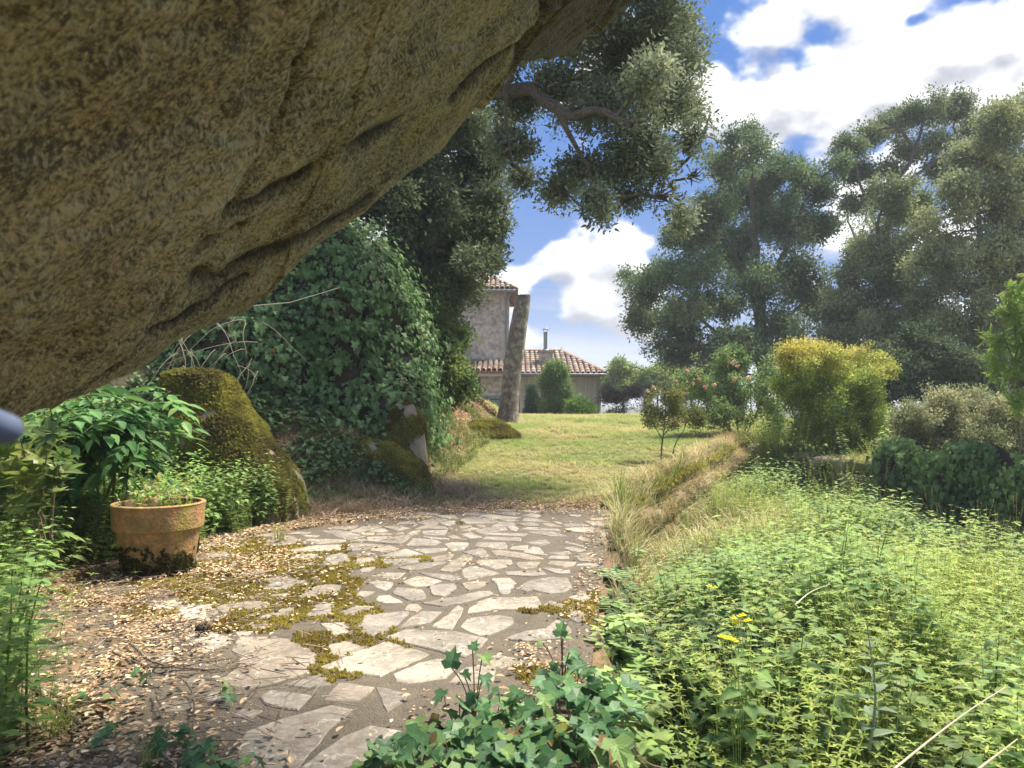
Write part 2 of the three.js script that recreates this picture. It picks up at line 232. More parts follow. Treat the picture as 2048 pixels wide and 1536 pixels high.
stones(920, 1000, 0.15625, [[290, 490, 330, 462, 770, 470, 780, 520], [30, 430, 150, 400, 180, 430, 280, 465, 120, 480], [190, 580, 240, 530, 580, 535, 600, 620, 400, 605], [640, 620, 680, 585, 880, 575, 830, 640], [870, 535, 1010, 500, 1110, 500, 1150, 540, 1010, 575], [810, 660, 950, 585, 1010, 600, 1060, 660, 1040, 695], [410, 640, 520, 630, 880, 685, 1080, 745, 900, 755, 450, 690], [40, 655, 270, 610, 380, 705, 260, 730], [1180, 265, 1280, 275, 1310, 310, 1240, 290], [1330, 300, 1450, 290, 1660, 310, 1600, 325, 1360, 330], [1600, 262, 1900, 267, 1880, 330, 1700, 320], [1640, 230, 1900, 218, 1900, 240, 1680, 250], [1340, 365, 1500, 345, 1710, 350, 1700, 415, 1460, 400], [1790, 470, 1810, 395, 1870, 400, 1850, 470], [1750, 560, 1770, 490, 1850, 500, 1830, 560], [1510, 480, 1560, 450, 1640, 490, 1580, 520], [1330, 600, 1480, 590, 1600, 630, 1480, 650], [1330, 530, 1380, 520, 1660, 590, 1500, 570], [1120, 665, 1400, 645, 1420, 670, 1300, 690], [1120, 740, 1180, 705, 1390, 710, 1380, 745], [1480, 705, 1600, 695, 1770, 730, 1640, 775, 1540, 770], [1130, 800, 1170, 770, 1490, 780, 1450, 820, 1300, 832], [1480, 680, 1680, 675, 1640, 692], [1390, 190, 1440, 180, 1560, 190, 1480, 208]]);
stones(680, 1100, 0.13672, [[280, 240, 540, 230, 400, 300, 320, 300], [860, 250, 1200, 190, 1510, 165, 1540, 175, 1300, 245, 1000, 280], [1470, 290, 1560, 215, 1800, 60, 1900, 65, 1930, 100, 1790, 240, 1600, 310], [520, 350, 680, 320, 960, 320, 800, 410, 620, 390], [430, 450, 620, 440, 770, 460, 720, 540, 640, 575], [220, 640, 330, 590, 510, 600, 330, 680], [540, 720, 580, 660, 730, 650, 910, 760, 640, 760], [900, 450, 1140, 370, 1280, 380, 1480, 440, 1240, 510, 1080, 515], [1170, 320, 1400, 335, 1750, 375, 1600, 435, 1400, 390], [1300, 510, 1680, 480, 1690, 535, 1560, 640, 1500, 670, 1370, 640], [780, 610, 840, 535, 1200, 575, 1240, 690, 1180, 725, 1000, 715], [0, 890, 260, 800, 560, 815, 330, 900, 100, 960], [950, 860, 1040, 770, 1140, 780, 1180, 830, 1100, 885], [860, 1110, 1210, 870, 1480, 890, 1300, 1035], [1350, 1090, 1600, 925, 1750, 785, 1790, 830, 1740, 950, 1620, 1145], [1200, 760, 1380, 735, 2040, 595, 2200, 590, 2240, 630, 1900, 725, 1480, 805]]);
stones(920, 1100, 0.14648, [[40, 250, 150, 215, 230, 212, 530, 305, 100, 390, 40, 300], [220, 155, 300, 122, 700, 122, 700, 170, 620, 215, 460, 245], [780, 190, 790, 150, 1110, 152, 1000, 228, 830, 240], [630, 285, 1130, 272, 1160, 325, 960, 345, 650, 325], [1140, 240, 1180, 228, 1490, 270, 1480, 315, 1340, 308], [1210, 180, 1240, 152, 1580, 152, 1540, 200, 1440, 215], [1580, 200, 1620, 182, 1880, 168, 1890, 205], [440, 380, 690, 372, 755, 440, 640, 580, 560, 590, 530, 500], [760, 515, 980, 405, 1250, 362, 1470, 372, 1510, 500, 1400, 560, 1230, 580, 1000, 530, 900, 545], [1480, 630, 1700, 572, 1780, 640, 1690, 705, 1560, 680], [1140, 740, 1240, 678, 1450, 740, 1330, 775], [1440, 860, 1580, 802, 1720, 860, 1670, 970, 1590, 968], [620, 1190, 920, 1095, 1170, 1065, 1340, 945, 1440, 980, 1500, 1110, 1330, 1180, 900, 1225], [90, 850, 260, 695, 420, 645, 1080, 625, 1070, 785, 480, 795], [20, 1030, 130, 912, 560, 872, 700, 900, 720, 980, 600, 1055, 380, 1140, 250, 1140], [30, 440, 180, 420, 360, 424, 330, 470, 100, 535]]);
stones(380, 1060, 0.16602, [[70, 210, 240, 150, 400, 165, 150, 220], [640, 70, 800, 20, 1110, 25, 1060, 45, 800, 80], [1160, 40, 1300, 15, 1460, 20, 1380, 45], [870, 180, 960, 100, 1200, 60, 1330, 125, 1280, 160, 1060, 195], [400, 200, 600, 180, 680, 195, 440, 225], [200, 280, 400, 245, 480, 255, 340, 310, 260, 310], [1220, 325, 1290, 295, 1540, 285, 1560, 315, 1500, 345, 1300, 340], [1170, 235, 1480, 182, 1870, 165, 1800, 240, 1300, 268], [1390, 110, 1440, 97, 1880, 110, 1860, 130, 1530, 158], [280, 480, 330, 450, 540, 440, 480, 475], [540, 530, 860, 460, 970, 490, 900, 530, 680, 555], [880, 690, 960, 640, 900, 580, 1020, 550, 1200, 555, 1430, 620, 1200, 690, 920, 730], [1310, 780, 1520, 660, 1700, 640, 1900, 670, 1750, 740, 1450, 800, 1320, 830], [20, 510, 80, 495, 190, 510, 140, 530], [140, 690, 200, 650, 330, 690, 240, 715], [1320, 420, 1400, 395, 1500, 400, 1440, 425], [1500, 500, 1680, 465, 1640, 490], [930, 780, 1050, 755, 1300, 735, 1180, 780, 960, 800]]);
const PALE_FROM = STONES.length;
stones(280, 1160, 0.20508, [[70, 250, 240, 215, 340, 180, 355, 220, 300, 295, 200, 285], [345, 318, 450, 248, 695, 228, 685, 260, 600, 375, 480, 370], [430, 560, 480, 502, 560, 482, 640, 492, 890, 558, 700, 610], [955, 530, 955, 480, 1000, 492, 1110, 492, 1040, 520], [175, 720, 325, 688, 300, 765, 205, 780]]);
const PALE_TO = STONES.length;
stones(280, 1160, 0.20508, [[315, 280, 365, 232, 430, 236, 355, 300], [625, 370, 700, 268, 760, 290, 680, 345], [755, 260, 800, 238, 1100, 198, 1265, 208, 1240, 268, 900, 278, 800, 318], [1140, 375, 1380, 278, 1470, 258, 1500, 300, 1440, 338], [1615, 345, 1720, 238, 1800, 203, 1885, 232, 1878, 318, 1720, 352], [490, 680, 700, 620, 900, 588, 760, 640, 620, 690], [1060, 460, 1120, 418, 1250, 418, 1170, 472], [905, 668, 990, 540, 1330, 545, 1500, 585, 1600, 640, 1715, 710, 1685, 818, 1560, 905, 1300, 975, 1050, 1035, 920, 1015, 745, 958, 960, 850, 1000, 740], [150, 690, 200, 645, 250, 660, 200, 688], [450, 985, 500, 938, 640, 942, 590, 998], [1770, 412, 1970, 408, 2035, 460, 1998, 508, 1900, 550, 1840, 480], [1420, 1000, 1785, 905, 1845, 1008, 1640, 1036], [1185, 1120, 1300, 1064, 1665, 1122, 1520, 1255, 1235, 1190], [620, 1150, 720, 1083, 880, 1073, 680, 1162], [220, 1210, 300, 1163, 520, 1182, 480, 1255, 250, 1265], [830, 180, 900, 143, 980, 152, 900, 184]]);
stones(400, 1000, 0.41504, [[230, 1105, 330, 1070, 640, 980, 732, 1002, 618, 1090, 455, 1291, 380, 1400, 180, 1400, 190, 1240], [572, 800, 905, 675, 1098, 740, 862, 842], [893, 655, 1000, 620, 1230, 630, 1382, 665, 1330, 718, 1268, 748], [603, 948, 680, 872, 838, 896, 760, 958], [857, 892, 1000, 925, 975, 960, 892, 1012], [762, 610, 800, 548, 1008, 532, 960, 578, 890, 638, 800, 648], [485, 1291, 700, 1135, 830, 1083, 960, 1110, 860, 1400, 420, 1400], [937, 830, 1060, 778, 1150, 758, 1260, 770, 1180, 850, 1000, 870, 950, 860], [622, 745, 628, 692, 700, 675, 808, 707, 700, 748], [160, 1030, 220, 1002, 298, 1012, 240, 1043], [1200, 870, 1290, 800, 1420, 790, 1400, 880], [1330, 760, 1440, 740, 1560, 770, 1440, 800]]);
{
  const r = rng(11);
  STONES.forEach((q, k) => {
    const c = q.reduce((a, b) => a.clone().add(b), new THREE.Vector2()).multiplyScalar(1 / q.length), o = [], d = c.length(), fine = d < 5;
    let area = 0; for (let i = 0; i < q.length; i++) { const a = q[i], b = q[(i + 1) % q.length]; area += a.x * b.y - a.y * b.x; }
    const pts = area < 0 ? q.slice().reverse() : q;
    for (let i = 0; i < pts.length; i++) {
      const a = pts[i], b = pts[(i + 1) % pts.length], L = a.distanceTo(b), n = Math.max(1, Math.min(fine ? 7 : 3, Math.round(L / 0.06))), nx = (b.y - a.y) / (L || 1), ny = -(b.x - a.x) / (L || 1);
      for (let s = 0; s < n; s++) { const t = s / n, j = (s ? (r() - 0.5) * 0.022 * Math.min(1, L * 3) : 0) + 0.009; o.push(new THREE.Vector2(lerp(a.x, b.x, t) + nx * j, lerp(a.y, b.y, t) + ny * j)); }
    }
    const g = new THREE.ExtrudeGeometry(new THREE.Shape(o), { depth: 0.02, bevelEnabled: true, bevelThickness: 0.005, bevelSize: 0.005, bevelOffset: -0.005, bevelSegments: 1, steps: 1 });
    const shift = [r() * 3, r() * 3], uv = g.attributes.uv; for (let i = 0; i < uv.count; i++) uv.setXY(i, uv.getX(i) + shift[0], uv.getY(i) + shift[1]);
    g.rotateX(-Math.PI / 2).translate(0, -0.032 + r() * 0.005, 0);
    part('paving_stone', g, (k >= PALE_FROM && k < PALE_TO) ? M.paleStones[0] : M.stones[Math.floor(r() * M.stones.length)], terrace);
  });
}

// ---------------------------------------------------------------- rocks
// closed rock from stacked rounded sections: [y, left, right, near z, far z]
function loftRock(levels, amp, seed, colour, N = 84, K = 60, freq = 1.6) {
  const mb = new MB(), L = levels.length;
  const sec = (t) => { const f = t * (L - 1), i = Math.min(L - 2, Math.floor(f)), u = f - i; return levels[i].map((a, k) => lerp(a, levels[i + 1][k], k ? u * u * (3 - 2 * u) * 0.5 + u * 0.5 : u)); };
  for (let j = 0; j <= K; j++) for (let i = 0; i <= N; i++) {
    const [y, x0, x1, z0, z1] = sec(j / K), a = (i % N) / N * Math.PI * 2, c = Math.cos(a), s = Math.sin(a), e = 0.6, px = Math.sign(c) * Math.pow(Math.abs(c), e), pz = Math.sign(s) * Math.pow(Math.abs(s), e);
    const p = V((x0 + x1) / 2 + px * (x1 - x0) / 2, y, (z0 + z1) / 2 + pz * Math.abs(z1 - z0) / 2), o = V(px, 0.3, pz).normalize();
    const n = fbm(p.x * freq + seed, p.y * freq, p.z * freq, 5), rd = 1 - Math.abs(n3(p.x * 2.2 + seed, p.y * 2.2, p.z * 2.2)) * 2;
    p.addScaledVector(o, amp * (n * 1.6 + rd * 0.25)); if (j > K * 0.8) p.y += amp * 0.5 * n;
    mb.v(p, colour(p, n), [a * 0.5, y]);
  }
  for (let j = 0; j < K; j++) for (let i = 0; i < N; i++) { const a = j * (N + 1) + i; mb.quad(a, a + N + 1, a + N + 2, a + 1); }
  const [ty, tx0, tx1, tz0, tz1] = levels[L - 1], c = mb.v(V((tx0 + tx1) / 2, ty + amp * 0.3, (tz0 + tz1) / 2), colour(V((tx0 + tx1) / 2, ty, tz0), 0));
  for (let i = 0; i < N; i++) mb.tri(K * (N + 1) + i, c, K * (N + 1) + i + 1);
  const g = mb.build(); const w = mergeVertices(g.clone().deleteAttribute('uv'), 1e-4); g.computeVertexNormals(); return g;
}
function sampleSurface(g, n, r, fn) { // fn(point, normal, index)
  const P = g.attributes.position, I = g.index.array, T = I.length / 3, cum = new Float32Array(T), a = V(), b = V(), c = V(); let s = 0;
  const ld = (v, k) => v.set(P.getX(k), P.getY(k), P.getZ(k));
  for (let t = 0; t < T; t++) { ld(a, I[3 * t]); ld(b, I[3 * t + 1]); ld(c, I[3 * t + 2]); s += b.sub(a).cross(c.sub(a)).length() / 2; cum[t] = s; }
  for (let k = 0; k < n; k++) {
    const x = r() * s; let lo = 0, hi = T - 1; while (lo < hi) { const m = (lo + hi) >> 1; cum[m] < x ? lo = m + 1 : hi = m; }
    ld(a, I[3 * lo]); ld(b, I[3 * lo + 1]); ld(c, I[3 * lo + 2]); let u = r(), v = r(); if (u + v > 1) { u = 1 - u; v = 1 - v; }
    const e1 = b.clone().sub(a), e2 = c.clone().sub(a), nn = e1.clone().cross(e2).normalize();
    fn(a.clone().addScaledVector(e1, u).addScaledVector(e2, v), nn, k);
  }
}
const mossTuft = (() => { const mb = new MB(), r = rng(5); for (let k = 0; k < 16; k++) { const d = randDir(r, 1.1), b = V((r() - 0.5) * 0.03, 0, (r() - 0.5) * 0.03); mb.leaf(b, d, V(r() - 0.5, 0.2, r() - 0.5).normalize(), 0.012 + r() * 0.012, DIAMOND, 0.2, 0.3, [0.7 + r() * 0.5, 0.7 + r() * 0.5, 0.6]); } return mb.build(); })();
function mossOn(parent, g, n, seed, keep, cols, scale = 1) {
  const r = rng(seed), ms = [], cs = [];
  sampleSurface(g, n, r, (p, nn) => { if (!keep(p, nn, r)) return; ms.push(along(p, nn, r() * 6.28, (0.7 + r() * 0.8) * scale)); const k = 0.7 + r() * 0.6; cs.push(tint(mixc(cols[0], cols[1], clamp(0.45 + n3(p.x * 2.2, p.y * 2.2, p.z * 2.2) * 1.3 + n3(p.x * 6, p.y * 6, p.z * 6) * 0.8 + (r() - 0.5) * 0.4)), k)); });
  instances('moss', mossTuft, M.leaf, ms, cs, parent);
}
const MOSS = [[0.14, 0.115, 0.05], [0.31, 0.29, 0.085]], STONEC = [0.3, 0.27, 0.23];
const rockC = (seed, bare = 0.25) => (p, n) => { const m = seed === 3 && p.y > 1.12 ? 1 : sstep(-0.05, 0.25, fbm(p.x * 1.8 + seed, p.y * 1.8, p.z * 1.8, 3) + bare); return mixc(mixc([0.52, 0.45, 0.33], [0.27, 0.22, 0.15], clamp(0.5 + n)), [0.15, 0.125, 0.04], m); };
const mossKeep = (seed, bare = 0.25) => (p, nn) => (seed === 3 && p.y > 1.12) || fbm(p.x * 1.8 + seed, p.y * 1.8, p.z * 1.8, 3) + 0.25 * n3(p.x * 7, p.y * 7, p.z * 7) + bare > 0.06 && nn.y > -0.5;
{
  const mk = (name, label, lv, amp, seed, bare, n, scale = 1.4) => { const t = thing(name, label, 'boulder'), g = loftRock(lv, amp, seed, rockC(seed, bare)); part('stone', g, M.greyRock, t); mossOn(t, g, n, seed, mossKeep(seed, bare), MOSS, scale); return t; };
  mk('mossy_boulder', 'tall leaning wedge-shaped boulder covered in moss behind the terracotta pot', [[-0.3, -3.15, -2.12, -7.4, -8.6], [0.05, -3.15, -2.18, -7.45, -8.55], [0.3, -3.25, -2.25, -7.5, -8.5], [0.55, -3.35, -2.42, -7.55, -8.5], [0.85, -3.45, -2.62, -7.6, -8.45], [1.12, -3.55, -2.84, -7.7, -8.4], [1.34, -3.6, -2.95, -7.75, -8.35], [1.44, -3.58, -3.0, -7.8, -8.3], [1.48, -3.5, -3.08, -7.9, -8.2]], 0.07, 3, 0.14, 18000);
  mk('mossy_rock', 'low broad rock with moss and pale bare streaks below the ivy', [[-0.2, -2.6, -0.95, -9.3, -10.6], [0.05, -2.55, -1.0, -9.35, -10.6], [0.3, -2.5, -1.15, -9.45, -10.5], [0.5, -2.35, -1.35, -9.6, -10.4], [0.62, -2.2, -1.55, -9.75, -10.3], [0.68, -2.0, -1.8, -9.9, -10.1]], 0.07, 12, 0.26, 11000);
  mk('upright_rock', 'upright grey rock at the right foot of the ivy, above the low broad rock', [[0.1, -1.85, -1.15, -10.1, -11], [0.6, -1.8, -1.18, -10.15, -11], [0.95, -1.72, -1.24, -10.2, -10.9], [1.12, -1.62, -1.32, -10.3, -10.8], [1.2, -1.52, -1.4, -10.4, -10.7]], 0.07, 23, 0.08, 5000);
  mk('moss_mound', 'flat stone under a cushion of moss beside the cut trunk', [[0.2, -1.25, 0.2, -15.6, -16.8], [0.5, -1.2, 0.12, -15.7, -16.7], [0.68, -1.0, -0.1, -15.9, -16.6], [0.8, -0.8, -0.35, -16.1, -16.4]], 0.07, 31, 0.5, 7000, 1.8);
}
// the great overhanging boulder, measured on the plane of its underside
{
  const P1 = at(1220, 0, 3.2), P2 = at(0, 850, 1.6), P3 = at(0, 0, 0.75), e1 = P1.clone().sub(P2).normalize();
  let nrm = e1.clone().cross(P3.clone().sub(P2)).normalize(); if (nrm.dot(camera.position.clone().sub(P2)) < 0) nrm.negate();
  let e2 = nrm.clone().cross(e1); if (e2.dot(P3.clone().sub(P2)) < 0) e2.negate();
  const uv = (px, py, h = 0) => { const r = ray(px, py), t = (P2.clone().sub(camera.position).dot(nrm) + h) / r.dot(nrm), p = camera.position.clone().addScaledVector(r, t).sub(P2); return [p.dot(e1), p.dot(e2)]; };
  const base = (u, v) => { let d = fbm(u * 0.9, v * 0.9, 4, 3) * 0.05 + fbm(u * 3.2, v * 3.2, 7, 4) * 0.035 + n3(u * 11, v * 11, 2) * 0.007 + n3(u * 28, v * 28, 3) * 0.0025; const t = (fbm(u * 0.9 + 3, v * 3.4, 5, 4) + 0.5) * 7, f = Math.floor(t); return d + (f + sstep(0.25, 0.6, t - f)) * 0.012 - 0.042; };
  const line = (...a) => { const o = []; for (let i = 0; i < a.length; i += 2) { let h = -0.01, q; for (let k = 0; k < 8; k++) { q = uv(a[i], a[i + 1], h); h = lerp(h, base(...q) - 0.015, 0.6); } o.push(q); } return o; }, flat = (...a) => { const o = []; for (let i = 0; i < a.length; i += 2) o.push(uv(a[i], a[i + 1], -0.02)); return o; };
  const rim = flat(0, 852, 60, 815, 128, 797, 180, 775, 255, 740, 300, 715, 330, 690, 390, 657, 440, 640, 490, 620, 515, 600, 530, 562, 590, 512, 640, 474, 700, 436, 745, 396, 800, 352, 870, 302, 900, 264, 960, 216, 985, 180, 1000, 150, 1030, 122, 1135, 113, 1190, 70, 1222, 20, 1232, -20).sort((a, b) => a[0] - b[0]);
  const u0 = rim[0][0], uN = rim[rim.length - 1][0];
  const edge = (u) => { if (u <= u0) return rim[0][1] + (u0 - u) * 0.05; if (u >= uN) return rim[rim.length - 1][1] + (u - uN) * 1.2; for (let k = 1; k < rim.length; k++) if (u <= rim[k][0]) { const t = (u - rim[k - 1][0]) / (rim[k][0] - rim[k - 1][0] || 1); return lerp(rim[k - 1][1], rim[k][1], t); } };
  const cracks = [ // polyline, depth, half width
    [line(640, -40, 600, 60, 575, 120, 545, 190, 510, 250, 470, 320, 435, 380, 405, 440, 370, 475, 330, 530, 310, 570, 300, 610, 270, 650, 240, 690, 200, 735, 130, 780), 0.045, 0.022],
    [line(610, 335, 560, 365, 500, 395, 430, 415, 410, 430), 0.018, 0.025], [line(745, 400, 680, 430, 620, 460, 560, 490, 490, 510, 430, 540, 390, 552), 0.024, 0.03], [line(480, 545, 430, 580, 380, 610, 330, 640, 270, 670, 215, 735), 0.02, 0.016],
    [line(790, 235, 740, 262, 700, 280), 0.014, 0.03], [line(1040, 60, 1010, 90, 960, 120, 900, 190), 0.02, 0.02], [line(470, 440, 420, 470, 380, 490), 0.03, 0.012], [line(1085, -30, 1065, 40, 1040, 90, 1022, 128), 0.03, 0.03]];
  const near = (poly, u, v) => { let b = 1e9, sg = 1; for (let k = 0; k + 1 < poly.length; k++) { const [ax, ay] = poly[k], [bx, by] = poly[k + 1], dx = bx - ax, dy = by - ay, t = clamp(((u - ax) * dx + (v - ay) * dy) / (dx * dx + dy * dy)), ex = u - ax - dx * t, ey = v - ay - dy * t, d = Math.hypot(ex, ey); if (d < b) { b = d; sg = dx * ey - dy * ex; } } return [b, sg]; };
  const refSide = Math.sign(near(cracks[0][0], ...uv(200, 200))[1]);
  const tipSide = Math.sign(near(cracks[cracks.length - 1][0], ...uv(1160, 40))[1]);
  const relief = (u, v) => {
    let d = base(u, v);
    const w = n3(u * 6, v * 6, 9) * 0.02;
    cracks.forEach(([poly, dep, hw], k) => { const [b, sg] = near(poly, u + w, v + w * 0.7); if (k === 0) { const q = Math.sign(sg) === refSide ? b : -b; d += 0.035 * sstep(-0.02, 0.008, q) * Math.exp(-Math.max(0, q) * 2.5); } if (b < hw * 4) d -= dep * Math.exp(-b * b / (hw * hw)); });
    return d;
  };
  const A = u0 - 2.2, B = uN + 0.8, NU = 760, NS = 400, NB = 44, topLine = [-700, 0, 300, 600, 900, 1060, 1200, 1300, 1400].map((x) => { const q = uv(x, -60); return [q[0], q[1] - edge(q[0])]; }).sort((p, q) => p[0] - q[0]), reach = (u) => { let k = 0; while (k < topLine.length - 2 && topLine[k + 1][0] < u) k++; const [x0, y0] = topLine[k], [x1, y1] = topLine[k + 1]; return Math.max(0.35, lerp(y0, y1, clamp((u - x0) / (x1 - x0 || 1)))) + 0.3; }, mb = new MB();
  for (let i = 0; i <= NU; i++) {
    const jag = 0, u = i < 60 ? lerp(A, u0 - 0.25, i / 60) : i > NU - 50 ? lerp(uN + 0.2, B, (i - NU + 50) / 50) : lerp(u0 - 0.25, uN + 0.2, (i - 60) / (NU - 110)), v0 = edge(u) + 0.02 * n3(u * 9, 3, 5) + 0.012 * n3(u * 26, 3, 5), end = Math.sqrt(clamp(Math.min((u - A) / 0.8, (B - u) / 0.6))), T = 1.5 * end, S = reach(u);
    for (let j = 0; j <= NS + NB; j++) {
      let s, h, c = [1, 1, 1];
      if (j <= NS) { const f = 1 - j / NS; s = S * Math.pow(f, 1.35); const R = 0.05; h = relief(u, v0 + s) * Math.min(1, end * 1.5) * sstep(-0.05, 0.3, s) - (s < R ? 0.03 * (1 - Math.sqrt(1 - (1 - s / R) ** 2)) : 0); if (s > S - 0.2) h -= (s - S + 0.2) ** 2 * 1.6; }
      else { const f = (j - NS) / NB, a = f * Math.PI; s = S * (1 - Math.cos(a)) / 2 + 0.04 * Math.sin(a * 2); h = -0.03 - T * Math.pow(Math.sin(Math.min(a, Math.PI * 0.5)), 0.8) * (f > 0.5 ? Math.sqrt(Math.max(0, 1 - ((f - 0.5) * 1.9) ** 2)) : 1) + relief(u, v0 + s + 9) * 0.8; if (f === 1) h = -0.9; }
      const p = P2.clone().addScaledVector(e1, u).addScaledVector(e2, v0 + s).addScaledVector(nrm, h);
      const k = fbm(u * 1.3, v0 + s * 1.3, 3, 4), o = fbm(u * 2 + 9, (v0 + s) * 2, 8, 3); c = mixc([0.88, 0.86, 0.7], [1.06, 1.05, 0.95], clamp(0.5 + k * 1.4)); c = mixc(c, [1.04, 0.92, 0.74], clamp(o * 1.4)); if (j <= NS) for (const [poly, , hw] of cracks) { const [bd] = near(poly, u, v0 + s); if (bd < hw * 3) c = mixc(c, [0.07, 0.065, 0.055], 0.98 * Math.exp(-bd * bd / (hw * hw * 1.2))); }  // groove shade painted as dark vertex colour along the cracks
      { const [, sg] = near(cracks[cracks.length - 1][0], u, v0 + s); if (j <= NS && u > u0 + (uN - u0) * 0.6 && Math.sign(sg) === tipSide) c = mixc(c, [0.3, 0.29, 0.27], 0.9); }  // shadow on the tip chunk painted into its vertex colour
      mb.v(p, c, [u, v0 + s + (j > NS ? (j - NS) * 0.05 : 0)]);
    }
  }
  const w = NS + NB + 1; for (let i = 0; i < NU; i++) for (let j = 0; j + 1 < w; j++) { const a = i * w + j; mb.quad(a, a + 1, a + w + 1, a + w); }
  const g = mb.build(true);
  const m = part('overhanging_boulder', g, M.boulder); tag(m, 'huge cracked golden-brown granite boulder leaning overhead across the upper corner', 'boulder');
  console.log('boulder plane distance', camera.position.clone().sub(P2).dot(nrm).toFixed(2), 'n', nrm.toArray().map((x) => x.toFixed(2)).join());
}
// ---------------------------------------------------------------- buildings beyond the lawn
{
  const wallTex = texture(1024, (u, v) => { // rendered rubble wall: weathered patches
    const a = tfbm(u, v, 5, 61, 4), b = tfbm(u, v, 26, 63, 3), k = clamp(0.5 + (a - 0.5) * 1.6 + (b - 0.5) * 1.5); return mixc([0.27, 0.235, 0.185], [0.58, 0.51, 0.41], k); }, 3.2);
  const wallBump = texture(512, (u, v) => tfbm(u, v, 26, 63, 3), 3.2, false);
  const mWall = std({ map: wallTex, bumpMap: wallBump, bumpScale: 0.05 });
  const renderTex = texture(1024, (u, v) => { const a = tfbm(u, v, 4, 71, 4), s = tn(u, 0.3, 60, 5) * tfbm(u, v * 0.25, 14, 9, 3); return mixc([0.28, 0.25, 0.2], [0.6, 0.55, 0.46], clamp(0.35 + (a - 0.5) * 1.2 + s * 0.6)); }, 4);
  const mRender = std({ map: renderTex, bumpMap: wallBump, bumpScale: 0.02 });
  const mTile = std({ vertexColors: true, roughness: 0.9 }), mZinc = std({ color: rgb(0.2, 0.22, 0.24), metalness: 0.5, roughness: 0.5 }), mDark = std({ color: rgb(0.03, 0.032, 0.03) }), mBeam = std({ color: rgb(0.42, 0.34, 0.27) });
  const r = rng(77);
  const slab = (mb, a, b, c, d, th) => { const n = b.clone().sub(a).cross(d.clone().sub(a)).normalize().multiplyScalar(-th), P = [a, b, c, d], q = P.map((p) => mb.v(p)), w = P.map((p) => mb.v(p.clone().add(n))); mb.quad(...q); mb.quad(w[3], w[2], w[1], w[0]); for (let k = 0; k < 4; k++) mb.quad(q[k], w[k], w[(k + 1) % 4], q[(k + 1) % 4]); };
  // rows of half-round clay tiles on a sloping face; inside(x along eave, t up the slope) says where
  function tiles(mb, origin, along, upslope, width, length, inside) {
    const n = along.clone().cross(upslope).normalize(); if (n.y < 0) n.negate(); const W = 0.24, L = 0.42;
    for (let x = 0; x < width; x += W) for (let t = -0.08; t < length; t += L * 0.86) {
      if (!inside((x + W / 2) / width, (t + L / 2) / length)) continue;
      const k = 0.65 + r() * 0.6, c = mixc([0.31, 0.225, 0.175], r() < 0.55 ? [0.36, 0.325, 0.28] : [0.35, 0.26, 0.2], r()).map((q) => q * k), rings = [];
      for (const e of [0, 1]) { const ring = [], o = origin.clone().addScaledVector(along, x + W / 2 + (r() - 0.5) * 0.015).addScaledVector(upslope, t + e * L).addScaledVector(n, 0.02 + (1 - e) * 0.03), R = 0.105 - e * 0.012; for (let s = 0; s <= 6; s++) { const a = s / 6 * Math.PI; ring.push(mb.v(o.clone().addScaledVector(along, Math.cos(a) * R).addScaledVector(n, Math.sin(a) * R), c)); } rings.push(ring); }
      for (let s = 0; s < 6; s++) mb.quad(rings[0][s], rings[0][s + 1], rings[1][s + 1], rings[1][s]);
    }
  }
  // low house
  const house = thing('low_house', 'low stone house with a hipped clay tile roof behind the garden bushes', 'house');
  const eL = at(1040, 748, 33.6), eR = at(1211, 748, 33.6), eY = eL.y, back = -40.4, rR = V(2.38, 3.68, -37), rL = V(eL.x, 3.68, -37), xw = at(1201, 748, 34).x;
  { const b = new MB(); b.box(V((eL.x + xw) / 2, eY / 2 - 0.6, -37), V(xw - eL.x, eY + 1.1, 6)); const g = b.build(), p = g.attributes.position, uv = g.attributes.uv; for (let i = 0; i < p.count; i++) uv.setXY(i, p.getX(i) + p.getZ(i), p.getY(i)); part('wall', g, mRender, house); }
  { const b = new MB(), f = V(eL.x, eY, -33.6), f2 = V(eR.x, eY, -33.6), b2 = V(eR.x, eY, back), b1 = V(eL.x, eY, back); slab(b, f, f2, rR, rL, 0.12); slab(b, b2, b1, rL, rR, 0.12); const a = [f2, b2, rR].map((p) => b.v(p)); b.tri(...a); const roof = part('roof', b.build(), std({ color: rgb(0.22, 0.14, 0.1) }), house);
    const t = new MB(), s = rL.clone().sub(f), w = f2.x - f.x, up = V(0, s.y, s.z), L = up.length(); up.normalize();
    tiles(t, f, V(1, 0, 0), up, w, L, (x, y) => f.x + x * w < lerp(f2.x, rR.x, y) + 0.05);
    const up2 = V(rR.x - f2.x, rR.y - f2.y, 0), L2 = up2.length(); up2.normalize(); tiles(t, b2, V(0, 0, 1), up2, f2.z - b2.z, L2, (x, y) => Math.abs(x - 0.5) < 0.52 * (1 - y));
    for (let k = 0; k < 14; k++) { const p = f2.clone().lerp(rR, k / 14), q = f2.clone().lerp(rR, (k + 1.15) / 14), l = k / 14 < 1 ? 0.65 + r() * 0.5 : 1; t.tube([p.add(V(0, 0.06, 0)), q.add(V(0, 0.07, 0))], 0.1, 7, [0.33 * l, 0.22 * l, 0.15 * l]); }
    for (let k = 0; k < 6; k++) { const l = 0.65 + r() * 0.5; t.tube([V(lerp(rL.x, rR.x, k / 6), 3.74, -37), V(lerp(rL.x, rR.x, (k + 1.1) / 6), 3.75, -37)], 0.1, 7, [0.33 * l, 0.22 * l, 0.15 * l]); }
    part('roof_tiles', t.build(), mTile, roof, 'stuff'); }
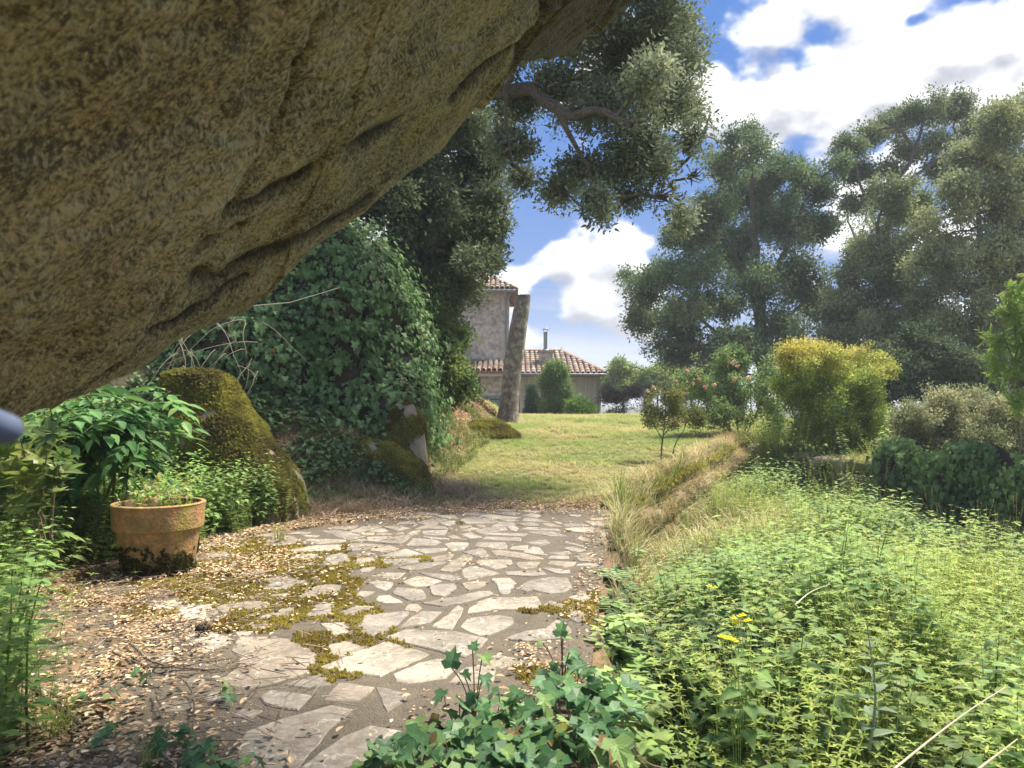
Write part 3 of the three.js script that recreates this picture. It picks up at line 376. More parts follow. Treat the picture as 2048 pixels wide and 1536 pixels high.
  { const b = new MB(); b.tube([V(eL.x, eY - 0.02, -33.5), V(eR.x + 0.02, eY - 0.03, -33.5)], 0.07, 8); part('gutter', b.build(true), mZinc, house); const d = new MB(); d.tube([V(eR.x - 0.1, eY - 0.05, -33.5), V(eR.x - 0.14, eY - 0.25, -33.6), V(xw - 0.12, eY - 0.5, -33.9), V(xw - 0.12, -0.2, -33.92)], 0.05, 8); part('downpipe', d.build(true), mZinc, house); }
  { const c = at(1091, 712, 35), st = new MB(); st.box(V(c.x, 2.95, -35), V(0.62, 1.15, 0.55)); st.box(V(c.x, 3.54, -35), V(0.74, 0.1, 0.66)); const ch = part('chimney', st.build(), mWall, house); const fl = new MB(), top = at(1091, 664, 35).y; fl.tube([V(c.x, 3.55, -35), V(c.x, top, -35)], 0.09, 10); fl.tube([V(c.x, 3.56, -35), V(c.x, 3.68, -35)], 0.16, 10); part('flue', fl.build(true), std({ color: rgb(0.25, 0.29, 0.27), metalness: 0.6, roughness: 0.4 }), ch); const cap = new MB(); for (const s of [-1, 1]) cap.tube([V(c.x + s * 0.08, top - 0.02, -35), V(c.x + s * 0.08, top + 0.12, -35)], 0.012, 5); cap.add(new THREE.ConeGeometry(0.19, 0.09, 14).translate(c.x, top + 0.17, -35)); part('flue_cap', cap.build(), mZinc, ch);
    const an = new MB(), q = at(1123, 698, 37); an.tube([V(q.x, 3.7, -37), V(q.x, 3.95, -37)], 0.015, 5); part('aerial', an.build(), mZinc, house); }
  // tower
  const tower = thing('stone_tower', 'tall stone tower house half hidden by dark oak foliage left of the cut trunk', 'house');
  const tr = at(1018, 700, 36), tl = at(890, 700, 36), tY = at(1018, 581, 36).y;
  { const b = new MB(); b.box(V((tl.x + tr.x) / 2, tY / 2 - 0.5, -38.6), V(tr.x - tl.x, tY + 1, 5.2)); const g = b.build(), p = g.attributes.position, uv = g.attributes.uv; for (let i = 0; i < p.count; i++) uv.setXY(i, p.getX(i) + p.getZ(i), p.getY(i)); part('wall', g, mWall, tower); }
  { const ev = at(1031, 578, 35.7), ridge = V(tl.x + 1.4, ev.y + 1.25, -38.6), f = V(tl.x - 0.3, ev.y, -35.6), f2 = V(ev.x, ev.y, -35.6), b2 = V(ev.x, ev.y, -41.6), b1 = V(tl.x - 0.3, ev.y, -41.6), b = new MB(); slab(b, f, f2, ridge.clone().add(V(0.02, 0, 0)), ridge, 0.1); slab(b, b2, b1, ridge, ridge.clone().add(V(0.02, 0, 0)), 0.1); b.tri(...[f2, b2, ridge].map((p) => b.v(p))); b.tri(...[b1, f, ridge].map((p) => b.v(p))); const roof = part('roof', b.build(), std({ color: rgb(0.24, 0.15, 0.1) }), tower);
    const t = new MB(), up = V(0, ridge.y - f.y, ridge.z - f.z), L = up.length(), w = f2.x - f.x; up.normalize(); tiles(t, f, V(1, 0, 0), up, w, L, (x, y) => { const X = f.x + x * w; return X < lerp(f2.x, ridge.x, y) + 0.1 && X > lerp(f.x, ridge.x, y) - 0.1; }); const u2 = V(ridge.x - f2.x, ridge.y - f2.y, 0), L2 = u2.length(); u2.normalize(); tiles(t, b2, V(0, 0, 1), u2, 6, L2, (x, y) => Math.abs(x - 0.5) < 0.52 * (1 - y)); part('roof_tiles', t.build(), mTile, roof, 'stuff');
    const gt = new MB(); gt.tube([V(tl.x - 0.3, ev.y - 0.1, -35.5), V(ev.x, ev.y - 0.1, -35.5)], 0.07, 8); part('gutter', gt.build(true), mZinc, tower);
    const dp = at(1013, 600, 35.85), d = new MB(); d.tube([V(dp.x + 0.2, ev.y - 0.15, -35.6), V(dp.x, ev.y - 0.45, -35.9), V(dp.x, 0, -35.9)], 0.055, 8); part('downpipe', d.build(true), mZinc, tower); }
  // lean-to porch
  const porch = thing('tiled_porch', 'small tiled lean-to porch with a wooden beam at the foot of the stone tower', 'porch');
  { const a = at(930, 742, 33.2), b = at(1012, 742, 33.2), t = new MB(), sl = new MB(), f = V(a.x - 1, a.y, -33.2), f2 = V(b.x, a.y, -33.2), u = V(0, 0.55, -2.6); slab(sl, f, f2, f2.clone().add(u), f.clone().add(u), 0.08); const roof = part('roof', sl.build(), std({ color: rgb(0.24, 0.15, 0.1) }), porch); tiles(t, f, V(1, 0, 0), u.clone().normalize(), f2.x - f.x, u.length(), () => true); part('roof_tiles', t.build(), mTile, roof, 'stuff');
    const bm = new MB(), q = at(1005, 749, 33); bm.box(V((f.x + q.x) / 2, q.y - 0.02, -33.05), V(q.x - f.x, 0.11, 0.12)); part('beam', bm.build(), mBeam, porch); const wl = new MB(), w0 = at(961, 780, 33.6), w1 = at(1012, 780, 33.6); wl.box(V((w0.x + w1.x) / 2, 0.9, -33.8), V(w1.x - w0.x, 3, 0.4)); const g = wl.build(), p = g.attributes.position, uv = g.attributes.uv; for (let i = 0; i < p.count; i++) uv.setXY(i, p.getX(i) + p.getZ(i), p.getY(i)); part('wall', g, mWall, porch); const dk = new MB(), d0 = at(945, 780, 34.6); dk.box(V(d0.x, 0.7, -34.6), V(0.9, 2.5, 0.06)); part('opening_shade', dk.build(), mDark, porch); }  // last box: near-black panel painted as the shade in the porch opening
  // picket fence and green frame
  const green = std({ color: rgb(0.015, 0.1, 0.07), roughness: 0.5 });
  const fence = thing('picket_fence', 'short dark green picket fence in front of the tiled porch', 'fence');
  { const a = at(960, 800, 29), b = at(1000, 800, 29), n = 10; for (let k = 0; k <= n; k++) { const m = new MB(), x = lerp(a.x, b.x, k / n); m.box(V(x, a.y - 0.3, -29), V(0.05, 0.9, 0.025)); m.add(new THREE.ConeGeometry(0.035, 0.06, 4).rotateY(0.785).translate(x, a.y + 0.18, -29)); part('picket', m.build(), green, fence); } for (const y of [0.02, -0.5]) { const m = new MB(); m.box(V((a.x + b.x) / 2, a.y + y, -29.035), V(b.x - a.x + 0.1, 0.06, 0.03)); part('rail', m.build(), green, fence); } }
  const frame = thing('green_metal_frame', 'green metal frame with a thick top bar behind the dark red shrub', 'frame');
  { const a = at(1241, 774, 30), b = at(1320, 774, 30), m = new MB(); m.box(V((a.x + b.x) / 2, a.y, -30), V(b.x - a.x, 0.09, 0.09)); part('top_bar', m.build(), green, frame); for (const x of [a.x + 0.1, b.x - 0.1]) { const q = new MB(); q.box(V(x, a.y / 2 + 0.1, -30), V(0.06, a.y - 0.3, 0.06)); part('post', q.build(), green, frame); } }
}

// ---------------------------------------------------------------- the cut trunk
{
  const t = thing('cut_tree_trunk', 'tall leaning dead tree trunk sawn off at the top, standing on the lawn', 'tree trunk'), D = 20, r = rng(9);
  const pts = [[1013, 862], [1015, 842], [1017, 815], [1021, 770], [1027, 720], [1034, 670], [1041, 625], [1046, 592]].map(([x, y]) => at(x, y, D)), half = [26, 22, 19.5, 18.5, 18.5, 17.5, 16, 14.5].map((w) => w / F * D), mb = new MB(), S = 40, K = 90;
  for (let j = 0; j <= K; j++) { const f = j / K * 7, i = Math.min(6, Math.floor(f)), u = f - i, c = pts[i].clone().lerp(pts[i + 1], u), R = lerp(half[i], half[i + 1], u);
    for (let s = 0; s <= S; s++) { const a = (s % S) / S * 6.2832, fl = 1 + 0.05 * Math.sin(a * 3 + 1) + 0.09 * n3(Math.cos(a) * 2, c.y * 0.9, Math.sin(a) * 2) + 0.05 * n3(Math.cos(a) * 6, c.y * 1.6, Math.sin(a) * 6) + (j < 14 ? (14 - j) / 14 * 0.12 * Math.sin(a * 5) : 0) - (Math.abs(a - 1.9) < 0.22 && c.y < 1.75 ? 0.22 * sstep(1.75, 1.3, c.y) : 0);
      const p = c.clone().add(V(Math.cos(a) * R * fl, j === K ? 0.04 * n3(Math.cos(a) * 2, 4, Math.sin(a) * 2) : 0, Math.sin(a) * R * fl)), li = sstep(0.0, 0.22, n3(p.x * 7, p.y * 7, p.z * 7) + 0.25 * n3(p.x * 22, p.y * 22, p.z * 22)); mb.v(p, mixc([0.27, 0.23, 0.185], [0.46, 0.47, 0.38], li * 0.85), [s / S * 1.6, c.y]); } }
  for (let j = 0; j < K; j++) for (let s = 0; s < S; s++) { const a = j * (S + 1) + s; mb.quad(a, a + S + 1, a + S + 2, a + 1); }
  part('trunk', mb.build(true), M.bark, t);
  const top = new MB(), tc = pts[7].clone(); const c0 = top.v(tc.clone().add(V(0, 0.03, 0)), [0.4, 0.33, 0.25]); const ring = []; for (let s = 0; s < 24; s++) { const a = s / 24 * 6.2832; ring.push(top.v(tc.clone().add(V(Math.cos(a) * half[7] * 1.02, 0.005 + r() * 0.02, Math.sin(a) * half[7] * 1.02)), [0.3, 0.25, 0.19])); } for (let s = 0; s < 24; s++) top.tri(c0, ring[(s + 1) % 24], ring[s]); part('cut_face', top.build(), M.wood, t);
}

// ---------------------------------------------------------------- leaf clumps and trees
function clump(seed, n, R, len, shape, cols, flat = 0) { // a sprig: leaves on twiglets that leave the origin
  const mb = new MB(), r = rng(seed);
  for (let k = 0; k < n; k++) { const p = randDir(r, 0.15).multiplyScalar(R * Math.pow(r(), 0.5)); p.y *= 1 - flat; const d = randDir(r, 0.1).addScaledVector(p.clone().normalize(), 0.8).normalize(), c = cols[Math.floor(r() * cols.length)], q = 0.75 + r() * 0.5; mb.leaf(p, d, randDir(r, 1.2), len * (0.7 + r() * 0.6), shape, 0.2, 0.15, c.map((x) => x * q)); }
  for (let k = 0; k < 5; k++) { const d = randDir(r, 0.1).multiplyScalar(R * 0.9); mb.strip([V(0, 0, 0), d.clone().multiplyScalar(0.5).add(V(0, R * 0.05, 0)), d], 0.008 + R * 0.012, d.clone().cross(UPV).normalize(), [0.6, 0.5, 0.4]); }
  return mb.build();
}
const OAKC = [[1, 1, 1], [0.8, 0.85, 0.8], [1.25, 1.2, 1.1]];
const CL = { oak: [1, 2, 3].map((s) => clump(s, 46, 0.36, 0.115, DIAMOND, OAKC)), oakNear: [4, 5, 6].map((s) => clump(s, 40, 0.22, 0.068, OVATE.map(([x, y]) => [x * 0.8, y]), OAKC)), fine: [7, 8].map((s) => clump(s, 46, 0.17, 0.05, DIAMOND, OAKC)), shrub: [9, 10].map((s) => clump(s, 38, 0.17, 0.068, DIAMOND, OAKC)), broad: [11, 12].map((s) => clump(s, 22, 0.18, 0.09, OVATE, OAKC)) };
// limbs: [[points], r0, r1]; blobs: [centre, rx, ry, rz]
function tree({ name, label, category = 'tree', group, base, limbs, blobs, kinds = CL.oak, mat = M.oak, col = [[0.05, 0.07, 0.035], [0.1, 0.12, 0.06]], density = 100, seed = 1, gaps = -0.12, size = 1, twigR = 0.035, bark = [0.17, 0.15, 0.13], hair = 14, colour, puff = 0.42 }) {
  const t = thing(name, label, category, [0, 0, 0], 0, group), r = rng(seed), mb = new MB(), mats = kinds.map(() => []), cols = kinds.map(() => []);
  for (const [pts, r0, r1] of limbs) { const c = new THREE.CatmullRomCurve3(pts), n = Math.max(6, pts.length * 5), P = c.getPoints(n).map((p, k) => k ? p.add(V(n3(p.x * 2, p.y * 2, 1) * r0 * 0.7, 0, n3(p.x * 2, p.y * 2, 7) * r0 * 0.7)) : p); mb.tube(P, (f) => lerp(r0, r1, f), 8, bark); }
  const trunkPts = limbs.flatMap(([pts]) => new THREE.CatmullRomCurve3(pts).getPoints(14));
  for (const [c, rx, ry, rz = rx] of blobs) {
    let best = trunkPts[0], bd = 1e9; for (const p of trunkPts) { const d = p.distanceTo(c) + Math.max(0, p.y - c.y) * 1.5; if (d < bd) { bd = d; best = p; } }
    const mid = best.clone().lerp(c, 0.5).add(V((r() - 0.5) * 0.4, -0.1 * bd * 0.5 + r() * 0.2, (r() - 0.5) * 0.4)); if (bd > 0.05) { const P = new THREE.CatmullRomCurve3([best, mid, c]).getPoints(7).map((p, k) => k && k < 7 ? p.add(V((r() - 0.5), (r() - 0.5), (r() - 0.5)).multiplyScalar(bd * 0.06)) : p); mb.tube(P, (f) => lerp(twigR * 1.1, twigR * 0.5, f), 6, bark, false); }
    const tips = [];
    for (let k = 0; k < hair; k++) { const d = randDir(r, 0.15), q = 0.55 + 0.45 * r(), e = c.clone().add(V(d.x * rx, d.y * ry, d.z * rz).multiplyScalar(0.85 * q)), s = c.clone().lerp(best, r() * 0.3); const m = s.clone().lerp(e, 0.5).add(V((r() - 0.5) * rx * 0.3, (r() - 0.5) * ry * 0.3, (r() - 0.5) * rx * 0.3)); mb.tube(new THREE.CatmullRomCurve3([s, m, e]).getPoints(4), (f) => lerp(twigR * 0.5, twigR * 0.12, f), 4, bark, false); tips.push([s, m, e, d, 0.7 + r() * 0.6]); }
    const n = Math.round(density * (rx * ry + rx * rz + ry * rz) / 3), gauss = () => (r() + r() + r() - 1.5) * 1.15;
    for (let k = 0; k < n; k++) {
      const [s, m, e, d, w0] = tips[Math.floor(r() * tips.length)], u = r(), sg = puff * w0, o = u < 0.22 ? m.clone().lerp(e, r()) : e.clone(), p = o.add(V(gauss() * rx * sg, gauss() * ry * sg * 0.75, gauss() * rz * sg));
      if (n3(p.x * 1.3 / size, p.y * 1.3 / size, p.z * 1.3 / size) + 0.5 * n3(p.x * 2.9 / size, p.y * 2.9 / size, p.z * 2.9 / size) < gaps) continue;
      const w = Math.floor(r() * kinds.length); mats[w].push(placed(p, r() * 6.28, (r() - 0.5) * 1.6, (r() - 0.5) * 1.6, size * (0.65 + r() * 0.6)));
      cols[w].push(colour ? colour(p, r, d) : tint(mixc(col[0], col[1], clamp(0.4 + n3(p.x * 0.9, p.y * 0.9, p.z * 0.9) * 0.9 + (r() - 0.5) * 0.5)), 0.85 + r() * 0.3));
    }
  }
  part('trunk', mb.build(true), M.bark, t);
  kinds.forEach((g, k) => instances('crown', g, mat, mats[k], cols[k], t));
  return t;
}
const blob = (px, py, D, rp, k = 0.85, kz = 1) => { const w = rp / F * D; return [at(px, py, D), w, w * k, w * kz]; };
const path = (D, ...a) => { const o = []; for (let i = 0; i < a.length; i += 2) o.push(at(a[i], a[i + 1], Array.isArray(D) ? lerp(D[0], D[1], i / Math.max(1, a.length - 2)) : D)); return o; };
{
  // oak whose limb hangs over the lawn from behind the boulder
  const D = 10.5, bl = [[1060, 60, 90], [1160, 20, 110], [1270, 40, 110], [1330, 120, 85], [1230, 130, 100], [1120, 170, 75], [1040, 210, 55], [1180, 230, 85], [1290, 220, 90], [1370, 200, 62], [1385, 290, 55], [1310, 320, 70], [1240, 330, 70], [1170, 340, 60], [1115, 385, 42], [1190, 410, 45], [1345, 390, 45], [1360, 440, 34], [1020, 300, 55], [1035, 360, 36], [1000, 150, 50], [1390, 350, 40], [1260, 395, 38], [1240, 60, 90], [1340, 60, 70], [1310, 160, 70], [1270, 270, 60], [1300, -60, 120], [1130, -80, 120], [960, -40, 120]].map(([x, y, q], k) => blob(x, y, D + (k % 5 - 2) * 0.5 + (x < 1180 && y > 100 && y < 260 ? 1.2 : 0), q * 0.88, 0.8, 1.1));
  tree({ name: 'overhanging_oak', label: 'dark evergreen oak whose crooked limb hangs over the lawn from behind the boulder', limbs: [[path([13, 11.5], 600, 560, 640, 380, 720, 220, 800, 100, 880, 0, 980, -160), 0.26, 0.12], [path([11.4, 9.4], 760, 250, 880, 200, 985, 186, 1060, 178, 1095, 205, 1140, 232, 1200, 222, 1270, 250), 0.14, 0.035], [path([9.5, 10.4], 1110, 215, 1150, 290, 1180, 350, 1195, 420), 0.04, 0.01], [path([10.4, 10.6], 1200, 222, 1290, 290, 1340, 370), 0.035, 0.01], [path([12, 10.5], 900, 60, 1000, 60, 1120, 70, 1260, 90, 1340, 140), 0.12, 0.03], [path([10.3, 10.5], 1010, 185, 1012, 250, 1025, 330), 0.03, 0.01]], blobs: bl, kinds: CL.oakNear, density: 480, seed: 21, gaps: -0.3, puff: 0.4, size: 0.9, twigR: 0.028, hair: 18, col: [[0.138, 0.178, 0.109], [0.265, 0.310, 0.196]] });
  // dark oak beside the tower with two ivy-clad stems
  const D2 = 14, b2 = [[800, 330, 90], [890, 300, 90], [960, 330, 70], [930, 400, 85], [850, 420, 90], [960, 460, 60], [900, 490, 85], [830, 520, 70], [955, 540, 55], [890, 570, 70], [940, 600, 52], [870, 640, 60], [745, 420, 50], [920, 250, 80], [1000, 230, 50], [830, 240, 90], [740, 330, 70], [985, 400, 34], [840, 600, 60], [980, 520, 34]].map(([x, y, q], k) => blob(x, y, D2 + (k % 4 - 1) * 0.8, q * 0.86, 0.9, 1.2));
  tree({ name: 'dark_oak', label: 'dense dark evergreen oak with ivy-clad stem standing beside the stone tower', limbs: [[path([13, 13.5], 795, 720, 798, 600, 802, 480, 812, 380, 830, 250), 0.17, 0.1], [path([13.3, 14], 850, 690, 838, 560, 850, 420, 880, 300), 0.1, 0.05], [path([13.2, 14], 805, 450, 860, 400, 930, 380), 0.08, 0.03], [path([13.1, 14.2], 800, 520, 870, 500, 940, 520), 0.07, 0.02]], blobs: b2, kinds: CL.oakNear, density: 475, seed: 22, gaps: -0.2, size: 1.15, hair: 15, col: [[0.069, 0.103, 0.057], [0.149, 0.190, 0.098]] });
  // shrub under the dark oak
  tree({ name: 'green_shrub', label: 'mid green bushy shrub growing under the dark oak left of the tower', category: 'shrub', limbs: [[path([13.5, 13.5], 870, 830, 860, 740, 870, 650), 0.05, 0.02]], blobs: [[840, 650, 50], [880, 680, 62], [850, 730, 60], [900, 740, 50], [920, 690, 34], [820, 700, 40], [880, 780, 46], [925, 770, 30], [845, 785, 40]].map(([x, y, q]) => blob(x, y, 13, q, 1, 1)), kinds: CL.shrub, mat: M.leaf, density: 798, seed: 23, gaps: -0.3, size: 1, col: [[0.09, 0.15, 0.05], [0.2, 0.27, 0.085]], hair: 12, twigR: 0.015 });
  // middle oak
  const Dm = 30, bm = [[1500, 300, 55], [1440, 340, 45], [1560, 350, 60], [1620, 380, 60], [1500, 390, 70], [1430, 420, 55], [1390, 470, 50], [1560, 450, 75], [1640, 460, 50], [1470, 490, 70], [1400, 540, 60], [1330, 560, 60], [1280, 590, 48], [1275, 640, 40], [1340, 640, 65], [1420, 620, 70], [1510, 570, 75], [1600, 560, 65], [1310, 690, 36], [1380, 700, 60], [1470, 690, 75], [1560, 660, 75], [1640, 620, 60], [1255, 560, 26], [1510, 265, 22], [1460, 280, 18], [1670, 330, 30], [1345, 480, 30], [1600, 720, 70], [1460, 740, 60]].map(([x, y, q], k) => blob(x, y, Dm + (k % 5 - 2) * 1, q * 0.9, 0.85, 1));
  tree({ name: 'evergreen_oak', label: 'tall rounded evergreen oak standing alone in the middle beyond the rose bush', limbs: [[path(30, 1530, 830, 1525, 720, 1520, 600, 1512, 500, 1505, 400, 1505, 300), 0.3, 0.04], [path(30, 1525, 660, 1490, 560, 1460, 490, 1430, 420), 0.14, 0.03], [path(30, 1520, 600, 1570, 500, 1600, 420, 1630, 370), 0.14, 0.03], [path(30, 1528, 720, 1450, 680, 1380, 620, 1310, 590), 0.1, 0.03], [path(30, 1525, 680, 1590, 620, 1650, 560), 0.1, 0.03]], blobs: bm, density: 218, seed: 31, gaps: -0.03, hair: 15, twigR: 0.05, size: 1.1, col: [[0.086, 0.144, 0.069], [0.190, 0.259, 0.115]] });
  // open-crowned oak behind
  tree({ name: 'open_oak', label: 'tall oak with an open crown of bare dark branches against the clouds', limbs: [[path(31, 1760, 800, 1755, 600, 1770, 480, 1790, 380, 1830, 300, 1850, 230), 0.22, 0.04], [path(31, 1765, 500, 1740, 420, 1715, 350, 1710, 300), 0.09, 0.03], [path(31, 1790, 380, 1860, 330, 1920, 290), 0.09, 0.03], [path(31, 1760, 560, 1720, 500, 1695, 440), 0.1, 0.03], [path(31, 1830, 300, 1800, 260, 1780, 240), 0.08, 0.03]], blobs: [[1700, 300, 34], [1740, 270, 28], [1790, 245, 40], [1850, 225, 45], [1910, 225, 45], [1945, 260, 40], [1880, 290, 40], [1820, 300, 30], [1720, 350, 34], [1770, 340, 26], [1860, 350, 34], [1705, 410, 26], [1690, 290, 20], [1925, 320, 44], [1750, 400, 30]].map(([x, y, q], k) => blob(x, y, 31 + k % 3, q, 0.75)), density: 247, seed: 32, gaps: -0.08, hair: 17, twigR: 0.05, size: 1, col: [[0.098, 0.144, 0.069], [0.184, 0.236, 0.115]] });
  const pale = [[0.19, 0.23, 0.11], [0.35, 0.385, 0.2]];
  tree({ name: 'pale_oak', label: 'pale olive-green oak with a broad billowing crown along the right edge', limbs: [[path([24, 24], 1990, 830, 1980, 650, 1960, 480, 1950, 320), 0.18, 0.04], [path(24, 1975, 560, 2040, 460, 2090, 380), 0.12, 0.05]], blobs: [[2010, 260, 70], [2080, 240, 80], [1960, 330, 70], [2040, 350, 80], [1900, 390, 60], [1980, 420, 85], [2060, 450, 80], [1880, 470, 70], [1950, 520, 85], [2030, 560, 85], [1880, 570, 70], [1850, 640, 60], [1930, 640, 75], [2010, 660, 80], [2100, 560, 90], [2100, 360, 90], [1840, 520, 40], [1950, 720, 70], [2050, 740, 80]].map(([x, y, q], k) => blob(x, y, 24 + (k % 4 - 1) * 0.8, q * 0.88, 0.85)), density: 307, seed: 33, gaps: -0.03, hair: 13, size: 0.95, col: pale });
  tree({ name: 'olive_oak', label: 'rounded olive-tinted oak between the middle oak and the right edge, lower than its neighbours', limbs: [[path(27, 1760, 830, 1755, 700, 1750, 560, 1760, 430), 0.18, 0.04], [path(27, 1755, 640, 1710, 560, 1690, 500), 0.1, 0.04]], blobs: [[1780, 390, 50], [1830, 430, 55], [1770, 460, 60], [1740, 520, 60], [1810, 520, 65], [1700, 570, 58], [1770, 600, 70], [1680, 640, 58], [1740, 680, 70], [1830, 650, 60], [1660, 690, 40], [1700, 740, 60], [1800, 740, 70], [1720, 500, 36], [1880, 710, 60]].map(([x, y, q], k) => blob(x, y, 27 + (k % 4 - 1) * 0.7, q * 0.9, 0.85)), density: 275, seed: 34, gaps: -0.03, hair: 13, size: 1, col: [[0.161, 0.207, 0.103], [0.299, 0.351, 0.178]] });
  tree({ name: 'dark_understory_tree', label: 'dark leafy tree low behind the grey-green shrub on the right', limbs: [[path(20, 1900, 860, 1895, 760, 1890, 680), 0.1, 0.03]], blobs: [[1840, 690, 50], [1890, 720, 55], [1940, 740, 50], [1820, 760, 50], [1900, 780, 50], [1980, 730, 46], [1990, 790, 46], [1780, 730, 46], [1760, 790, 40], [2060, 760, 50]].map(([x, y, q]) => blob(x, y, 20, q, 0.9)), kinds: CL.broad, density: 494, seed: 35, gaps: -0.25, hair: 12, size: 0.9, col: [[0.06, 0.1, 0.05], [0.14, 0.195, 0.085]] });
  // far green trees by the house
  tree({ name: 'far_green_hedge', label: 'bright green row of young trees far behind the garden, right of the low house', category: 'hedge', limbs: [[path(46, 1290, 830, 1290, 740), 0.1, 0.05]], blobs: [[1215, 770, 22], [1240, 750, 26], [1275, 765, 28], [1310, 760, 30], [1350, 755, 34], [1390, 750, 36], [1240, 780, 24], [1300, 790, 26], [1360, 790, 30], [1240, 730, 10], [1430, 770, 36]].map(([x, y, q], k) => blob(x, y, 46 + k % 3, q, 0.9)), kinds: CL.shrub, mat: M.leaf, density: 285, seed: 36, gaps: -0.3, size: 2.2, hair: 11, col: [[0.17, 0.25, 0.08], [0.29, 0.38, 0.13]] });
  tree({ name: 'slender_young_tree', label: 'slender light green young tree against the wall of the low house', limbs: [[path(27, 1112, 850, 1110, 780, 1108, 720), 0.04, 0.01]], blobs: [[1108, 735, 14], [1100, 755, 20], [1120, 755, 20], [1095, 780, 20], [1120, 785, 24], [1105, 805, 24], [1130, 800, 16], [1090, 805, 14], [1112, 822, 20]].map(([x, y, q]) => blob(x, y, 27, q, 1)), kinds: CL.fine, mat: M.leaf, density: 798, seed: 37, gaps: -0.2, size: 1.3, hair: 12, twigR: 0.015, col: [[0.14, 0.22, 0.075], [0.24, 0.34, 0.12]] });
  tree({ name: 'dark_red_shrub', label: 'dark purple-brown leaved shrub beside the right corner of the low house', category: 'shrub', limbs: [[path(28, 1235, 850, 1232, 810), 0.03, 0.01]], blobs: [[1215, 790, 16], [1235, 800, 22], [1260, 790, 18], [1270, 815, 20], [1220, 820, 20], [1245, 828, 22], [1255, 800, 18], [1205, 812, 14]].map(([x, y, q]) => blob(x, y, 28, q, 1)), kinds: CL.fine, mat: M.leaf, density: 817, seed: 38, gaps: -0.3, size: 1.3, hair: 11, twigR: 0.012, col: [[0.095, 0.077, 0.057], [0.203, 0.168, 0.115]] });
  tree({ name: 'round_bush', label: 'small round glossy green bush at the foot of the low house', category: 'bush', limbs: [[path(26, 1160, 850, 1160, 820), 0.03, 0.01]], blobs: [[1150, 808, 14], [1165, 812, 18], [1178, 818, 12], [1160, 826, 20], [1145, 822, 12]].map(([x, y, q]) => blob(x, y, 26, q, 1)), kinds: CL.shrub, mat: M.gloss, density: 1330, seed: 39, gaps: -0.5, size: 0.9, hair: 11, twigR: 0.01, col: [[0.081, 0.182, 0.034], [0.216, 0.336, 0.069]] });
  tree({ name: 'dark_ivy_column', label: 'dark ivy column climbing the low house wall beside the cut trunk', category: 'ivy', limbs: [[path(27.5, 1068, 850, 1068, 790), 0.03, 0.01]], blobs: [[1065, 785, 9], [1066, 800, 12], [1070, 815, 15], [1078, 826, 15], [1062, 826, 12]].map(([x, y, q]) => blob(x, y, 27.5, q, 1.2)), kinds: CL.fine, mat: M.gloss, density: 1520, seed: 40, gaps: -0.5, size: 1.1, hair: 10, twigR: 0.01, col: [[0.041, 0.091, 0.04], [0.081, 0.154, 0.057]] });
  tree({ name: 'low_hedge_plants', label: 'scrubby low plants on the bank between the tower and the cut trunk', category: 'shrub', limbs: [[path(21, 930, 830, 930, 790), 0.03, 0.01]], blobs: [[930, 800, 22], [950, 812, 18], [905, 800, 22], [970, 822, 12], [985, 828, 12]].map(([x, y, q]) => blob(x, y, 20, q, 0.8)), kinds: CL.fine, mat: M.leaf, density: 570, seed: 41, gaps: -0.1, size: 1, hair: 13, twigR: 0.012, col: [[0.081, 0.112, 0.034], [0.176, 0.196, 0.069]] });
}

